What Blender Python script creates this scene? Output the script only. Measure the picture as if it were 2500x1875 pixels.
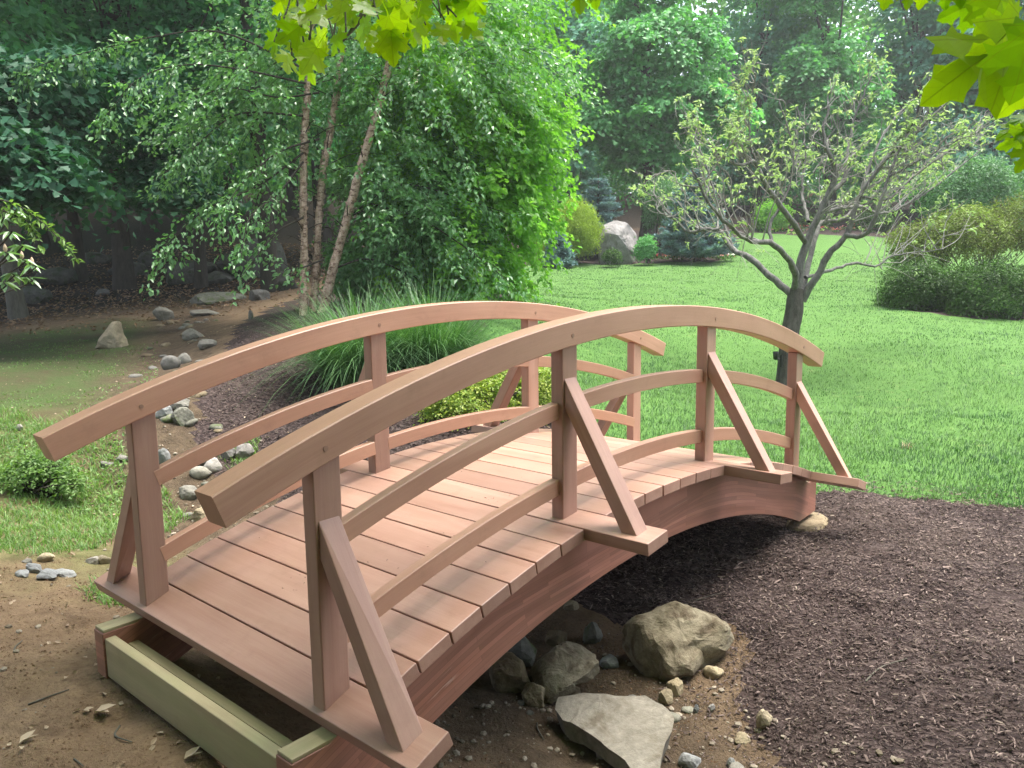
import bpy, bmesh, math, random
import numpy as np
from mathutils import Vector, Matrix
for o in list(bpy.data.objects): bpy.data.objects.remove(o)
SC = bpy.context.scene; COL = SC.collection
RS = np.random.RandomState(7); random.seed(7)

# ------------------------------------------------------------------ camera, sky, sun, exposure
CAM = np.array([-3.0842, -2.496, 0.9545]); FPX = 1944.98
YAW, PIT, ROL = 0.7203, -0.143, -0.0135
_cy, _sy, _cp, _sp = math.cos(YAW), math.sin(YAW), math.cos(PIT), math.sin(PIT)
FW = np.array([_cy*_cp, _sy*_cp, _sp]); R0 = np.array([_sy, -_cy, 0.]); U0 = np.cross(R0, FW)
RT = R0*math.cos(ROL)+U0*math.sin(ROL); UP = U0*math.cos(ROL)-R0*math.sin(ROL)
cam = bpy.data.cameras.new('camera'); co = bpy.data.objects.new('camera', cam); COL.objects.link(co)
cam.sensor_width = 36; cam.lens = FPX/2500*36; cam.clip_end = 2000; cam.clip_start = .05
M = Matrix.Identity(4)
for i in range(3): M[i][0] = RT[i]; M[i][1] = UP[i]; M[i][2] = -FW[i]; M[i][3] = CAM[i]
co.matrix_world = M; SC.camera = co

SUN = np.array([.22, -.12, .95]); SUN /= np.linalg.norm(SUN)
W = bpy.data.worlds.new('World'); SC.world = W; W.use_nodes = True
nt = W.node_tree; bg = nt.nodes['Background']; sky = nt.nodes.new('ShaderNodeTexSky'); sky.sky_type = 'NISHITA'
sky.sun_disc = False; sky.sun_elevation = math.asin(SUN[2]); sky.sun_rotation = math.atan2(SUN[0], SUN[1])
sky.dust_density = 4.0; sky.air_density = 1.0; sky.ozone_density = 1.0
hs = nt.nodes.new('ShaderNodeHueSaturation'); hs.inputs['Saturation'].default_value = .6
nt.links.new(sky.outputs[0], hs.inputs['Color']); nt.links.new(hs.outputs[0], bg.inputs[0]); bg.inputs[1].default_value = .085
sl = bpy.data.lights.new('sun', 'SUN'); sl.energy = 1.5; sl.angle = math.radians(34); sl.color = (1, .95, .86)
so = bpy.data.objects.new('sun', sl); COL.objects.link(so)
so.rotation_euler = Vector(SUN).to_track_quat('Z', 'Y').to_euler(); so.location = (0, 0, 30)
SC.view_settings.view_transform = 'Standard'; SC.view_settings.look = 'None'
SC.view_settings.exposure = 2.7; SC.view_settings.gamma = 1; SC.view_settings.use_curve_mapping = False
SC.cycles.max_bounces = 7; SC.cycles.diffuse_bounces = 4; SC.cycles.transmission_bounces = 4
SC.cycles.use_denoising = True

# ------------------------------------------------------------------ helpers
def ray(X, Y):                                   # direction through a point of the 2212 px wide view
    return FW+RT*(X*1.1302-1250)/FPX-UP*(Y*1.1302-937.5)/FPX
def at(X, Y, D): return CAM+ray(X, Y)*D
def proj(p):
    d = np.asarray(p)-CAM; z = d@FW
    zz = np.where(z > .05, z, 1e9)
    return (1250+FPX*(d@RT)/zz)/1.1302, (937.5-FPX*(d@UP)/zz)/1.1302, z
def hash3(ix, iy, iz, s):
    h = (ix*374761393+iy*668265263+iz*2147483647+s*1274126177) & 0xffffffff
    h = ((h ^ (h >> 13))*1274126177) & 0xffffffff
    return ((h ^ (h >> 16)) & 0xffff)/65535.
def vnoise(P, sc=1., s=0):
    P = np.asarray(P, float)*sc; I = np.floor(P).astype(np.int64); f = P-I; f = f*f*(3-2*f); r = 0
    for a in (0, 1):
        for b in (0, 1):
            for c in (0, 1):
                w = (f[:, 0] if a else 1-f[:, 0])*(f[:, 1] if b else 1-f[:, 1])*(f[:, 2] if c else 1-f[:, 2])
                r = r+w*hash3(I[:, 0]+a, I[:, 1]+b, I[:, 2]+c, s)
    return r*2-1
def fbm(P, sc=1., s=0, o=3):
    r = 0; a = 1.
    for k in range(o): r = r+a*vnoise(P, sc*2**k, s+k*17); a *= .5
    return r
def nrm(a): return a/np.maximum(np.linalg.norm(a, axis=-1, keepdims=True), 1e-9)

def mesh(name, V, Fs, mats=None, attrs=None, smooth=False, midx=None):
    V = np.asarray(V, np.float32); Fs = [np.asarray(f, np.int32) for f in (Fs if isinstance(Fs, list) else [Fs]) if len(f)]
    me = bpy.data.meshes.new(name); me.vertices.add(len(V)); me.vertices.foreach_set('co', V.ravel())
    nl = sum(f.size for f in Fs); nf = sum(len(f) for f in Fs)
    me.loops.add(nl); me.polygons.add(nf)
    me.loops.foreach_set('vertex_index', np.concatenate([f.ravel() for f in Fs]))
    tot = np.concatenate([np.full(len(f), f.shape[1], np.int32) for f in Fs])
    st = np.concatenate([[0], np.cumsum(tot)[:-1]]).astype(np.int32)
    me.polygons.foreach_set('loop_start', st); me.polygons.foreach_set('loop_total', tot)
    me.polygons.foreach_set('use_smooth', np.full(nf, smooth, bool))
    if midx is not None: me.polygons.foreach_set('material_index', np.asarray(midx, np.int32))
    me.update(calc_edges=True)
    for k, (dom, val) in (attrs or {}).items():
        val = np.asarray(val, np.float32)
        if val.ndim == 1:
            a = me.attributes.new(k, 'FLOAT', dom); a.data.foreach_set('value', val)
        else:
            a = me.attributes.new(k, 'FLOAT_VECTOR', dom); a.data.foreach_set('vector', val.ravel())
    for m in (mats if isinstance(mats, (list, tuple)) else [mats] if mats else []): me.materials.append(m)
    return me
def obj(name, me, parent=None, loc=(0, 0, 0), rot=None, **kw):
    o = bpy.data.objects.new(name, me); COL.objects.link(o); o.location = loc
    if rot is not None: o.rotation_euler = rot
    if parent is not None: o.parent = parent
    for k, v in kw.items(): o[k] = v
    return o
def thing(name, label, cat, loc, group=None, rotz=0.):
    o = obj(name, None, None, tuple(float(v) for v in loc)); o.rotation_euler = (0, 0, rotz)
    o.empty_display_size = .2; o['label'] = label; o['category'] = cat
    if group: o['group'] = group
    return o
def tagd(o, label, cat, group=None):
    o['label'] = label; o['category'] = cat
    if group: o['group'] = group
    return o

# ------------------------------------------------------------------ materials
def nodes(m): m.use_nodes = True; t = m.node_tree; t.nodes.clear(); return t
def N(t, ty, **kw):
    n = t.nodes.new('ShaderNode'+ty)
    for k, v in kw.items():
        if hasattr(n, k) and not k[0].isupper(): setattr(n, k, v)
        else: n.inputs[k.replace('_', ' ')].default_value = v
    return n
def ramp(t, src, stops):
    r = t.nodes.new('ShaderNodeValToRGB'); e = r.color_ramp.elements
    while len(e) < len(stops): e.new(.5)
    for k, (p, c) in enumerate(stops): e[k].position = p; e[k].color = (c[0], c[1], c[2], 1) if len(c) == 3 else c
    t.links.new(src, r.inputs[0]); return r.outputs[0]
def mixc(t, f, a, b, mode='MIX'):
    n = t.nodes.new('ShaderNodeMix'); n.data_type = 'RGBA'; n.blend_type = mode
    for s, v in ((0, f), (6, a), (7, b)):
        if hasattr(v, 'is_linked'): t.links.new(v, n.inputs[s])
        else: n.inputs[s].default_value = v if s == 0 else (v[0], v[1], v[2], 1)
    return n.outputs[2]
def noise(t, vec, scale, detail=4., rough=.6, dist=0.):
    n = t.nodes.new('ShaderNodeTexNoise'); n.inputs['Scale'].default_value = scale; n.inputs['Detail'].default_value = detail
    n.inputs['Roughness'].default_value = rough; n.inputs['Distortion'].default_value = dist
    if vec is not None: t.links.new(vec, n.inputs['Vector'])
    return n.outputs[0]
def vscale(t, vec, s):
    n = t.nodes.new('ShaderNodeVectorMath'); n.operation = 'MULTIPLY'; t.links.new(vec, n.inputs[0]); n.inputs[1].default_value = s
    return n.outputs[0]
def finish(t, col, rough=.8, bump=None, bstr=.3, bdist=.01, spec=.3):
    b = N(t, 'BsdfPrincipled'); o = N(t, 'OutputMaterial')
    if hasattr(col, 'is_linked'): t.links.new(col, b.inputs['Base Color'])
    else: b.inputs['Base Color'].default_value = (*col, 1)
    if hasattr(rough, 'is_linked'): t.links.new(rough, b.inputs['Roughness'])
    else: b.inputs['Roughness'].default_value = rough
    b.inputs['Specular IOR Level'].default_value = spec
    if bump is not None:
        bn = N(t, 'Bump', Strength=bstr, Distance=bdist); t.links.new(bump, bn.inputs['Height']); t.links.new(bn.outputs[0], b.inputs['Normal'])
    t.links.new(b.outputs[0], o.inputs[0]); return b
def attr(t, name, vec=False):
    a = t.nodes.new('ShaderNodeAttribute'); a.attribute_name = name
    return a.outputs['Vector' if vec else 'Fac']
def pos(t): return t.nodes.new('ShaderNodeNewGeometry').outputs['Position']

def wood_mat(name, dark, light, vary=.25, knots=False, lam=False):
    m = bpy.data.materials.new(name); t = nodes(m)
    g = attr(t, 'grain', True); oi = t.nodes.new('ShaderNodeObjectInfo')
    ad = t.nodes.new('ShaderNodeVectorMath'); ad.operation = 'MULTIPLY_ADD'
    cb = t.nodes.new('ShaderNodeCombineXYZ')
    for k in range(3): t.links.new(oi.outputs['Random'], cb.inputs[k])
    t.links.new(cb.outputs[0], ad.inputs[0]); ad.inputs[1].default_value = (31, 17, 11); t.links.new(g, ad.inputs[2]); v = ad.outputs[0]
    a = noise(t, vscale(t, v, (1.3, 16, 16)), 1, 5, .6, .8); b = noise(t, vscale(t, v, (5, 170, 170)), 1, 3, .6)
    c = noise(t, vscale(t, v, (2.2, 5, 5)), 1, 3, .5)
    col = ramp(t, a, [(.28, dark), (.72, light)])
    col = mixc(t, .17, col, ramp(t, b, [(.3, [x*.62 for x in dark]), (.7, [min(1, x*1.15) for x in light])]))
    col = mixc(t, .35, col, ramp(t, c, [(.3, dark), (.7, light)]))
    rnd = ramp(t, oi.outputs['Random'], [(0, (1-vary,)*3), (1, (1+vary*.35, 1+vary*.3, 1+vary*.25))])
    col = mixc(t, 1., col, rnd, 'MULTIPLY')
    if lam:                                          # glued laminations of differing strips
        la = attr(t, 'lam', True); sx = t.nodes.new('ShaderNodeSeparateXYZ'); t.links.new(la, sx.inputs[0])
        br = t.nodes.new('ShaderNodeTexBrick'); t.links.new(la, br.inputs['Vector']); br.inputs['Scale'].default_value = 1
        br.inputs['Color1'].default_value = (.62, .60, .58, 1); br.inputs['Color2'].default_value = (1.18, 1.12, 1.1, 1)
        br.inputs['Mortar'].default_value = (.5, .46, .44, 1); br.inputs['Mortar Size'].default_value = .0009
        br.inputs['Brick Width'].default_value = .42; br.inputs['Row Height'].default_value = .021; br.offset = .37
        col = mixc(t, .75, col, mixc(t, 1., col, br.outputs[0], 'MULTIPLY'))
        w = noise(t, vscale(t, v, (2.5, 60, 60)), 1, 4, .7); w2 = noise(t, vscale(t, v, (1.3, 3, 3)), 1, 2, .5)
        mm = t.nodes.new('ShaderNodeMath'); mm.operation = 'MULTIPLY'; t.links.new(ramp(t, w, [(.62, (0,)*3), (.74, (1,)*3)]), mm.inputs[0])
        t.links.new(ramp(t, w2, [(.5, (0,)*3), (.62, (1,)*3)]), mm.inputs[1])
        col = mixc(t, mm.outputs[0], col, (.56, .42, .36))
    else:
        s1 = noise(t, vscale(t, v, (9, 9, 9)), 1, 5, .7)
        col = mixc(t, ramp(t, s1, [(.55, (0,)*3), (.8, (.35,)*3)]), col, [x*.55 for x in dark])
    if knots:
        vo = t.nodes.new('ShaderNodeTexVoronoi'); t.links.new(vscale(t, v, (2.1, 7, 7)), vo.inputs['Vector']); vo.inputs['Scale'].default_value = 1
        col = mixc(t, ramp(t, vo.outputs['Distance'], [(.04, (.8,)*3), (.14, (0,)*3)]), col, (.10, .055, .03))
        gr = noise(t, vscale(t, v, (3, 9, 9)), 1, 3, .5); col = mixc(t, ramp(t, gr, [(.45, (0,)*3), (.7, (.45,)*3)]), col, (.24, .27, .13))
    ro = ramp(t, a, [(.2, (.36,)*3), (.8, (.52,)*3)])
    pb = finish(t, col, ro, b, .12, .002, .5); pb.inputs['Coat Weight'].default_value = .12; pb.inputs['Coat Roughness'].default_value = .3; return m
WOOD = wood_mat('mahogany_wood', (.310, .160, .118), (.450, .285, .222), .26)
WOODR = wood_mat('mahogany_rail', (.340, .172, .116), (.485, .288, .202), .12)
WOODS = wood_mat('laminated_stringer_wood', (.250, .105, .070), (.400, .195, .145), .05, lam=True)
TREAT = wood_mat('treated_pine', (.215, .175, .098), (.450, .390, .245), .1, knots=True)
PLUG = wood_mat('plug_wood', (.27, .145, .098), (.37, .225, .16))

def leaf_mat(name, c1, c2, trans=.34, rough=.42, spec=.45, tb=1.7):
    m = bpy.data.materials.new(name); t = nodes(m); v = attr(t, 'var')
    col = mixc(t, v, c1, c2)
    b = N(t, 'BsdfPrincipled'); t.links.new(col, b.inputs['Base Color']); b.inputs['Roughness'].default_value = rough
    b.inputs['Specular IOR Level'].default_value = spec
    tr = N(t, 'BsdfTranslucent'); t.links.new(mixc(t, 1., col, (tb*.85, tb, tb*.42), 'MULTIPLY'), tr.inputs[0])
    mx = N(t, 'MixShader'); mx.inputs[0].default_value = trans
    t.links.new(b.outputs[0], mx.inputs[1]); t.links.new(tr.outputs[0], mx.inputs[2])
    o = N(t, 'OutputMaterial'); t.links.new(mx.outputs[0], o.inputs[0]); return m
def bark_mat(name, c1, c2, sc=(9, 9, 2.2), bump=.6, c3=None):
    m = bpy.data.materials.new(name); t = nodes(m); p = pos(t)
    a = noise(t, vscale(t, p, sc), 1.5, 6, .65); b = noise(t, vscale(t, p, [s*5 for s in sc]), 1.5, 4, .6)
    col = mixc(t, .35, ramp(t, a, [(.3, c1), (.7, c2)]), ramp(t, b, [(.3, c1), (.7, c2)]))
    if c3 is not None:
        h = noise(t, vscale(t, p, (11, 11, 20)), 1.3, 6, .75); col = mixc(t, ramp(t, h, [(.50, (0,)*3), (.60, (1,)*3)]), col, c3)
    finish(t, col, .9, a, bump, .02, .2); return m
def stone_mat(name, c1, c2, moss=None, sc=4.):
    m = bpy.data.materials.new(name); t = nodes(m)
    tc = t.nodes.new('ShaderNodeTexCoord').outputs['Object']; oi = t.nodes.new('ShaderNodeObjectInfo')
    ad = t.nodes.new('ShaderNodeVectorMath'); ad.operation = 'ADD'; t.links.new(tc, ad.inputs[0]); t.links.new(oi.outputs['Location'], ad.inputs[1])
    v = ad.outputs[0]
    a = noise(t, v, sc, 8, .65, .6); b = noise(t, v, sc*9, 5, .7); c = noise(t, v, sc*1.7, 5, .6, .4)
    col = ramp(t, a, [(.3, c1), (.7, c2)])
    col = mixc(t, ramp(t, b, [(.45, (0,)*3), (.75, (.6,)*3)]), col, [x*.55 for x in c1])
    col = mixc(t, ramp(t, b, [(.25, (.4,)*3), (.42, (0,)*3)]), col, [min(1, x*1.3) for x in c2])
    if moss is not None: col = mixc(t, ramp(t, c, [(.5, (0,)*3), (.62, (.85,)*3)]), col, moss)
    rnd = ramp(t, oi.outputs['Random'], [(0, (.75, .75, .78)), (1, (1.15, 1.12, 1.05))]); col = mixc(t, 1., col, rnd, 'MULTIPLY')
    hb = mixc(t, .5, a, b); finish(t, col, .88, hb, .55, .03, .25); return m
S_GREY = stone_mat('grey_stone', (.115, .112, .098), (.235, .228, .205))
S_TAN = stone_mat('tan_stone', (.20, .165, .105), (.37, .32, .225))
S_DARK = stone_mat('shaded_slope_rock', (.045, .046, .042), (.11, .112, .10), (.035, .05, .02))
S_MOSS = stone_mat('mossy_stone', (.10, .10, .085), (.22, .22, .185), (.075, .105, .032))
S_PALE = stone_mat('pale_boulder', (.21, .20, .185), (.37, .355, .335))
S_SLAB = stone_mat('slab_stone', (.22, .20, .155), (.40, .37, .30), (.15, .125, .085), 3.)
S_BLD = stone_mat('creek_boulder_stone', (.17, .145, .098), (.30, .265, .19), (.10, .075, .048), 5.)
S_PEAR = stone_mat('standing_stone', (.26, .22, .15), (.42, .37, .27), None, 7.)
S_MUD = stone_mat('muddy_stone', (.105, .080, .050), (.235, .195, .13), (.085, .06, .04), 3.)
S_SLATE = stone_mat('blue_slate', (.15, .158, .162), (.29, .302, .31))

# ------------------------------------------------------------------ terrain
CT = []
for X, Y, D in [(670, 672, 11), (620, 850, 7.6), (1000, 765, 8.6), (1000, 900, 6.1), (1700, 832, 9.4), (1935, 672, 14), (2212, 700, 13),
                (1150, 640, 15), (1500, 567, 25), (1230, 572, 25), (1110, 566, 25), (1800, 512, 31), (2100, 560, 27), (1400, 655, 15), (2212, 850, 8.0), (1900, 760, 10.5),
                (240, 757, 11.5), (370, 790, 10), (390, 700, 14.5), (60, 690, 16.5), (400, 605, 22), (150, 560, 25), (600, 560, 24), (300, 470, 32),
                (60, 430, 38), (600, 440, 38), (900, 520, 34), (380, 900, 7.0), (100, 900, 7.2), (0, 800, 9.5), (1300, 440, 45), (1900, 420, 48), (2300, 450, 42),
                (-500, 700, 16), (-400, 520, 30), (2700, 640, 16), (2600, 520, 30), (480, 790, 8.6), (900, 640, 12.6)]:
    CT.append(at(X, Y, D))
CT = [tuple(p) for p in CT]+[(-1.95, 0, -.60), (-2.0, .9, -.585), (-1.9, -.95, -.64), (-2.4, .3, -.60), (-2.7, -.6, -.62), (-1.83, 2.3, -.60), (-1.2, 3.8, -.62),
    (1.95, -.68, -.64), (1.95, .68, -.63), (2.5, -.8, -.63), (2.7, -1.8, -.60), (2.2, .1, -.62), (1.1, 0, -.74), (1.0, -1.2, -.74), (.4, -2.2, -.70), (-.3, -2.3, -.74),
    (-.2, 0, -.98), (-.55, -.9, -1.02), (-.75, -1.6, -1.0), (-.9, -2.6, -1.0), (-1.2, -.35, -.84), (-1.3, .5, -.76), (-1.45, -1.0, -.82), (-.3, .9, -.90), (-.2, 1.8, -.80), (-.1, 3.0, -.74),
    (-3.2, -2.5, -.62), (-2.2, -2.0, -.72), (-6, 0, -.6), (-6, -6, -.6), (-3, 4, -.55), (-6, 8, -.4), (2, -6, -.6), (8, -6, -.45), (-14, -10, -.6), (0, -16, -.6),
    (14, -14, 0), (-20, 20, .8), (-14, 30, 2.5), (70, 20, 6), (30, -25, 1), (20, 75, 7), (80, 70, 8), (-30, 80, 6), (-60, -40, -.5), (40, -70, 0), (-70, 40, 2), (110, -20, 5)]
CT = np.array(CT)
def _tps(r2): return np.where(r2 > 1e-9, .5*r2*np.log(np.maximum(r2, 1e-9)), 0)
_n = len(CT); _d2 = ((CT[:, None, :2]-CT[None, :, :2])**2).sum(-1)
_A = np.zeros((_n+3, _n+3)); _A[:_n, :_n] = _tps(_d2)+np.eye(_n)*.02; _A[:_n, _n] = 1; _A[:_n, _n+1:] = CT[:, :2]; _A[_n:, :_n] = _A[:_n, _n:].T
_w = np.linalg.solve(_A, np.concatenate([CT[:, 2], [0, 0, 0]]))
def H0(x, y):
    x = np.atleast_1d(np.asarray(x, float)); y = np.atleast_1d(np.asarray(y, float)); out = np.empty(len(x))
    r = np.hypot(x, y); k = np.minimum(1, 85/np.maximum(r, 1e-6)); x = x*k; y = y*k
    for s in range(0, len(x), 20000):
        xs, ys = x[s:s+20000], y[s:s+20000]
        d2 = (xs[:, None]-CT[None, :, 0])**2+(ys[:, None]-CT[None, :, 1])**2
        out[s:s+20000] = _tps(d2)@_w[:_n]+_w[_n]+_w[_n+1]*xs+_w[_n+2]*ys
    return out
def H(x, y):
    z = H0(x, y); P = np.stack([np.atleast_1d(x), np.atleast_1d(y), np.zeros(len(z))], -1).astype(float)
    near = np.clip(1-(np.hypot(P[:, 0], P[:, 1])-6)/14, 0, 1); nn = np.clip(1-(np.hypot(P[:, 0], P[:, 1])-3.5)/3, 0, 1)
    return z+.022*fbm(P, 1.6, 3, 3)+near*.012*fbm(P, 7, 5, 3)+nn*.016*np.clip(fbm(P, 6, 27, 2)-.1, 0, 1)-nn*.02*np.clip(fbm(P, 4.3, 29, 2)-.45, 0, 1)
def h1(x, y): return float(H([x], [y])[0])
_DS = np.geomspace(1.2, 110, 700)
def G(X, Y):                                     # where that line of sight meets the terrain
    P = CAM+ray(X, Y)[None]*_DS[:, None]; g = P[:, 2]-H0(P[:, 0], P[:, 1])
    k = np.argmax(g < 0)
    if g[k] >= 0: k = len(_DS)-1; return P[k]
    a, b = g[k-1], g[k]; D = _DS[k-1]+(_DS[k]-_DS[k-1])*a/(a-b); p = CAM+ray(X, Y)*D; p[2] = h1(p[0], p[1]); return p
def GP(pts): return np.array([G(*p)[:2] if len(p) == 2 else p[:2] for p in pts])     # 2 numbers: view point; 3: world x, y
def inpoly(x, y, P):
    r = np.zeros(len(x), bool); j = len(P)-1
    for i in range(len(P)):
        xi, yi, xj, yj = *P[i], *P[j]
        c = (yi > y) != (yj > y)
        r ^= c & (x < (xj-xi)*(y-yi)/((yj-yi) if abs(yj-yi) > 1e-12 else 1e-12)+xi); j = i
    return r
E_FAR = [(1745, 1072), (1850, 1066), (1930, 1076), (2000, 1083), (2100, 1086), (2212, 1100)]
E_LEFT = [(1140, 642), (1060, 690), (1010, 765), (1050, 830), (1150, 872), (1330, 952), (1500, 985)]
LAWN = GP(E_FAR+[(4.5, -4, 0), (10, -14, 0), (40, -24, 0), (46, -6, 0), (2300, 525), (2050, 520), (1900, 516), (1800, 513), (1680, 507), (1603, 505), (1590, 540), (1560, 567),
                 (1400, 571), (1230, 573), (1115, 575), (1110, 605)]+E_LEFT)
HBED = GP([(1925, 655), (1960, 674), (2060, 686), (2212, 694), (22, -7, 0), (28, -4, 0), (2350, 600), (1950, 610)])
MUL1 = GP([(438, 1010), (425, 940), (450, 860), (470, 790), (510, 715), (600, 660), (700, 625), (900, 600), (1110, 590), (1110, 605)]+E_LEFT+[(1745, 1072), (2.3, -.6, 0), (1.2, -.9, 0), (.35, -.6, 0), (.25, .7, 0), (.15, 1.7, 0)])
MUL2 = GP([(.35, -.6, 0)]+E_FAR+[(4.5, -4, 0), (2, -6, 0), (-.6, -4.5, 0), (1720, 1659), (1650, 1570), (1590, 1480), (1575, 1390), (1470, 1290)])
FBED = GP([(1110, 590), (1115, 575), (1230, 573), (1400, 571), (1560, 567), (1590, 540), (1603, 505), (1680, 507), (1800, 513), (1900, 516), (2050, 520), (2300, 525), (70, 0, 0), (60, 25, 0), (1900, 470), (1700, 465), (1560, 480), (1350, 505), (1100, 540), (1000, 560)])
FOREST = GP([(-900, 760), (-300, 720), (0, 708), (130, 690), (330, 662), (480, 668), (560, 640), (700, 610), (1000, 560), (1100, 540), (1350, 505), (1560, 480), (1700, 465), (1900, 470), (60, 25, 0), (90, 0, 0), (160, 160, 0), (-120, 160, 0)])
GRASSL = GP([(-300, 1010), (0, 900), (120, 905), (250, 880), (330, 900), (360, 960), (400, 1060), (410, 1130), (330, 1200), (230, 1205), (100, 1195), (0, 1190), (-300, 1230)])
CREEK = np.array([G(395, 690)[:2], G(400, 725)[:2], G(372, 790)[:2], G(372, 900)[:2], G(400, 1000)[:2], G(440, 1075)[:2], (-.3, 1.6), (-.35, .2), (-.5, -.7), (-.85, -1.4), (-1.0, -2.6), (-1.6, -5)])
def pdist(x, y, L):
    d = np.full(len(x), 1e9)
    for a, b in zip(L[:-1], L[1:]):
        v = b-a; t = np.clip(((x-a[0])*v[0]+(y-a[1])*v[1])/(v@v), 0, 1)
        d = np.minimum(d, np.hypot(x-a[0]-t*v[0], y-a[1]-t*v[1]))
    return d
def soft(x, y, P, w):                            # 1 inside, fading over w outside and inside
    d = pdist(x, y, np.vstack([P, P[:1]])); return np.clip(.5+np.where(inpoly(x, y, P), d, -d)/w, 0, 1)

NG = 430; s_ = np.linspace(-1, 1, NG); q_ = .55*np.sinh(6.35*s_)
gx, gy = np.meshgrid(q_, q_, indexing='ij'); gx = gx.ravel()+.2; gy = gy.ravel()
gz = H(gx, gy)
jx = gx+.10*vnoise(np.stack([gx, gy, gx*0], -1), 2.2, 11)+.04*vnoise(np.stack([gx, gy, gx*0], -1), 9, 12); jy = gy+.10*vnoise(np.stack([gx, gy, gx*0], -1), 2.2, 13)+.04*vnoise(np.stack([gx, gy, gx*0], -1), 9, 14)
reg = np.zeros(len(gx), int)
reg[inpoly(jx, jy, LAWN)] = 1; reg[inpoly(jx, jy, MUL1) | inpoly(jx, jy, MUL2)] = 2; reg[inpoly(jx, jy, HBED)] = 3; reg[inpoly(jx, jy, FBED)] = 3
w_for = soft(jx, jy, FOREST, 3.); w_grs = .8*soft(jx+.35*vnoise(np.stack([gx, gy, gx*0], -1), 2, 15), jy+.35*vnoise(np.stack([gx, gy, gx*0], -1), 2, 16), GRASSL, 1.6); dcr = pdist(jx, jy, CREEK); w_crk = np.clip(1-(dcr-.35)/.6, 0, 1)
w_mss = soft(jx, jy, GP([(-400, 950), (-200, 720), (0, 720), (240, 690), (340, 690), (350, 800), (345, 920), (250, 890), (120, 915), (0, 910)]), 1.0)
gi = np.arange(NG*NG).reshape(NG, NG); quads = np.stack([gi[:-1, :-1], gi[1:, :-1], gi[1:, 1:], gi[:-1, 1:]], -1).reshape(-1, 4)
qr = reg[quads[:, 0]]

def ground_mat(name, kind):
    m = bpy.data.materials.new(name); t = nodes(m); p = pos(t)
    a = noise(t, p, 1.1, 6, .65); b = noise(t, p, 9, 6, .7); c = noise(t, p, 60, 4, .7)
    if kind == 'lawn':
        col = ramp(t, a, [(.3, (.027, .080, .022)), (.55, (.046, .112, .032)), (.75, (.078, .140, .046))])
        col = mixc(t, .4, col, ramp(t, b, [(.3, (.045, .12, .018)), (.7, (.12, .23, .045))]))
        col = mixc(t, .35, col, ramp(t, c, [(.3, (.03, .08, .012)), (.7, (.15, .27, .07))]))
        br = mixc(t, .6, noise(t, p, .9, 5, .65), b); col = mixc(t, ramp(t, br, [(.60, (0,)*3), (.70, (.6,)*3)]), col, (.19, .19, .09))
        finish(t, col, .9, c, .5, .03, .15)
    elif kind == 'mulch':
        v = t.nodes.new('ShaderNodeTexVoronoi'); t.links.new(vscale(t, p, (70, 34, 50)), v.inputs['Vector']); v.inputs['Scale'].default_value = 1
        col = ramp(t, v.outputs['Color'], [(.2, (.016, .010, .010)), (.6, (.044, .030, .028)), (.95, (.09, .068, .062))])
        col = mixc(t, ramp(t, b, [(.45, (0,)*3), (.7, (.7,)*3)]), col, (.022, .013, .011))
        col = mixc(t, ramp(t, a, [(.5, (0,)*3), (.68, (.35,)*3)]), col, (.075, .054, .042))
        finish(t, col, .9, mixc(t, .5, v.outputs['Distance'], c), .8, .02, .2)
    else:
        d = ramp(t, a, [(.3, (.170, .118, .074)), (.7, (.300, .220, .145))])
        d = mixc(t, .45, d, ramp(t, b, [(.3, (.105, .062, .036)), (.7, (.285, .195, .12))]))
        d = mixc(t, ramp(t, c, [(.52, (0,)*3), (.72, (.6,)*3)]), d, (.085, .05, .03)); d = mixc(t, ramp(t, noise(t, p, 2.3, 6, .7), [(.5, (0,)*3), (.66, (.65,)*3)]), d, (.075, .047, .029))
        ms = mixc(t, ramp(t, mixc(t, .5, a, b), [(.40, (0,)*3), (.56, (1,)*3)]), (.072, .058, .032), (.056, .092, .026))
        ms = mixc(t, ramp(t, c, [(.5, (0,)*3), (.7, (.8,)*3)]), ms, (.13, .11, .07)); ms = mixc(t, ramp(t, c, [(.3, (.8,)*3), (.45, (0,)*3)]), ms, (.035, .026, .016))
        gs = ramp(t, b, [(.3, (.055, .095, .022)), (.7, (.12, .20, .045))])
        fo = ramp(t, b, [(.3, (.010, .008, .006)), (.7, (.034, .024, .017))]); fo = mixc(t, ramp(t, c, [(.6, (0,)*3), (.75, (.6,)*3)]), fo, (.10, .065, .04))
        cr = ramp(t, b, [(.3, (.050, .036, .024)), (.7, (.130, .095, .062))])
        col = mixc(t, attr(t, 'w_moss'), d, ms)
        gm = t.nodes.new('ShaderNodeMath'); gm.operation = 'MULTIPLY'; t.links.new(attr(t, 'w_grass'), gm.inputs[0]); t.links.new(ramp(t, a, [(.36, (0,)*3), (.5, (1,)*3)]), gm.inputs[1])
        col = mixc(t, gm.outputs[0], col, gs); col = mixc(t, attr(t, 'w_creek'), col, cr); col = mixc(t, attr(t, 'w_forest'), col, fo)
        finish(t, col, .95, mixc(t, .5, b, c), 1., .05, .15)
    return m
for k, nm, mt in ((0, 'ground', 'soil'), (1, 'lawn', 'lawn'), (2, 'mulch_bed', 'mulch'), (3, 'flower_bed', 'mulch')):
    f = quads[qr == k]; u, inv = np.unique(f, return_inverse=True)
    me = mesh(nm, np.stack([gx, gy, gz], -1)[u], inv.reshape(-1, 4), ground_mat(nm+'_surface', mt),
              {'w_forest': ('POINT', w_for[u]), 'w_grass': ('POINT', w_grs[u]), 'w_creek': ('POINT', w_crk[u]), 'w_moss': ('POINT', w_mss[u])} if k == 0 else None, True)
    obj(nm, me, kind='structure')

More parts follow.
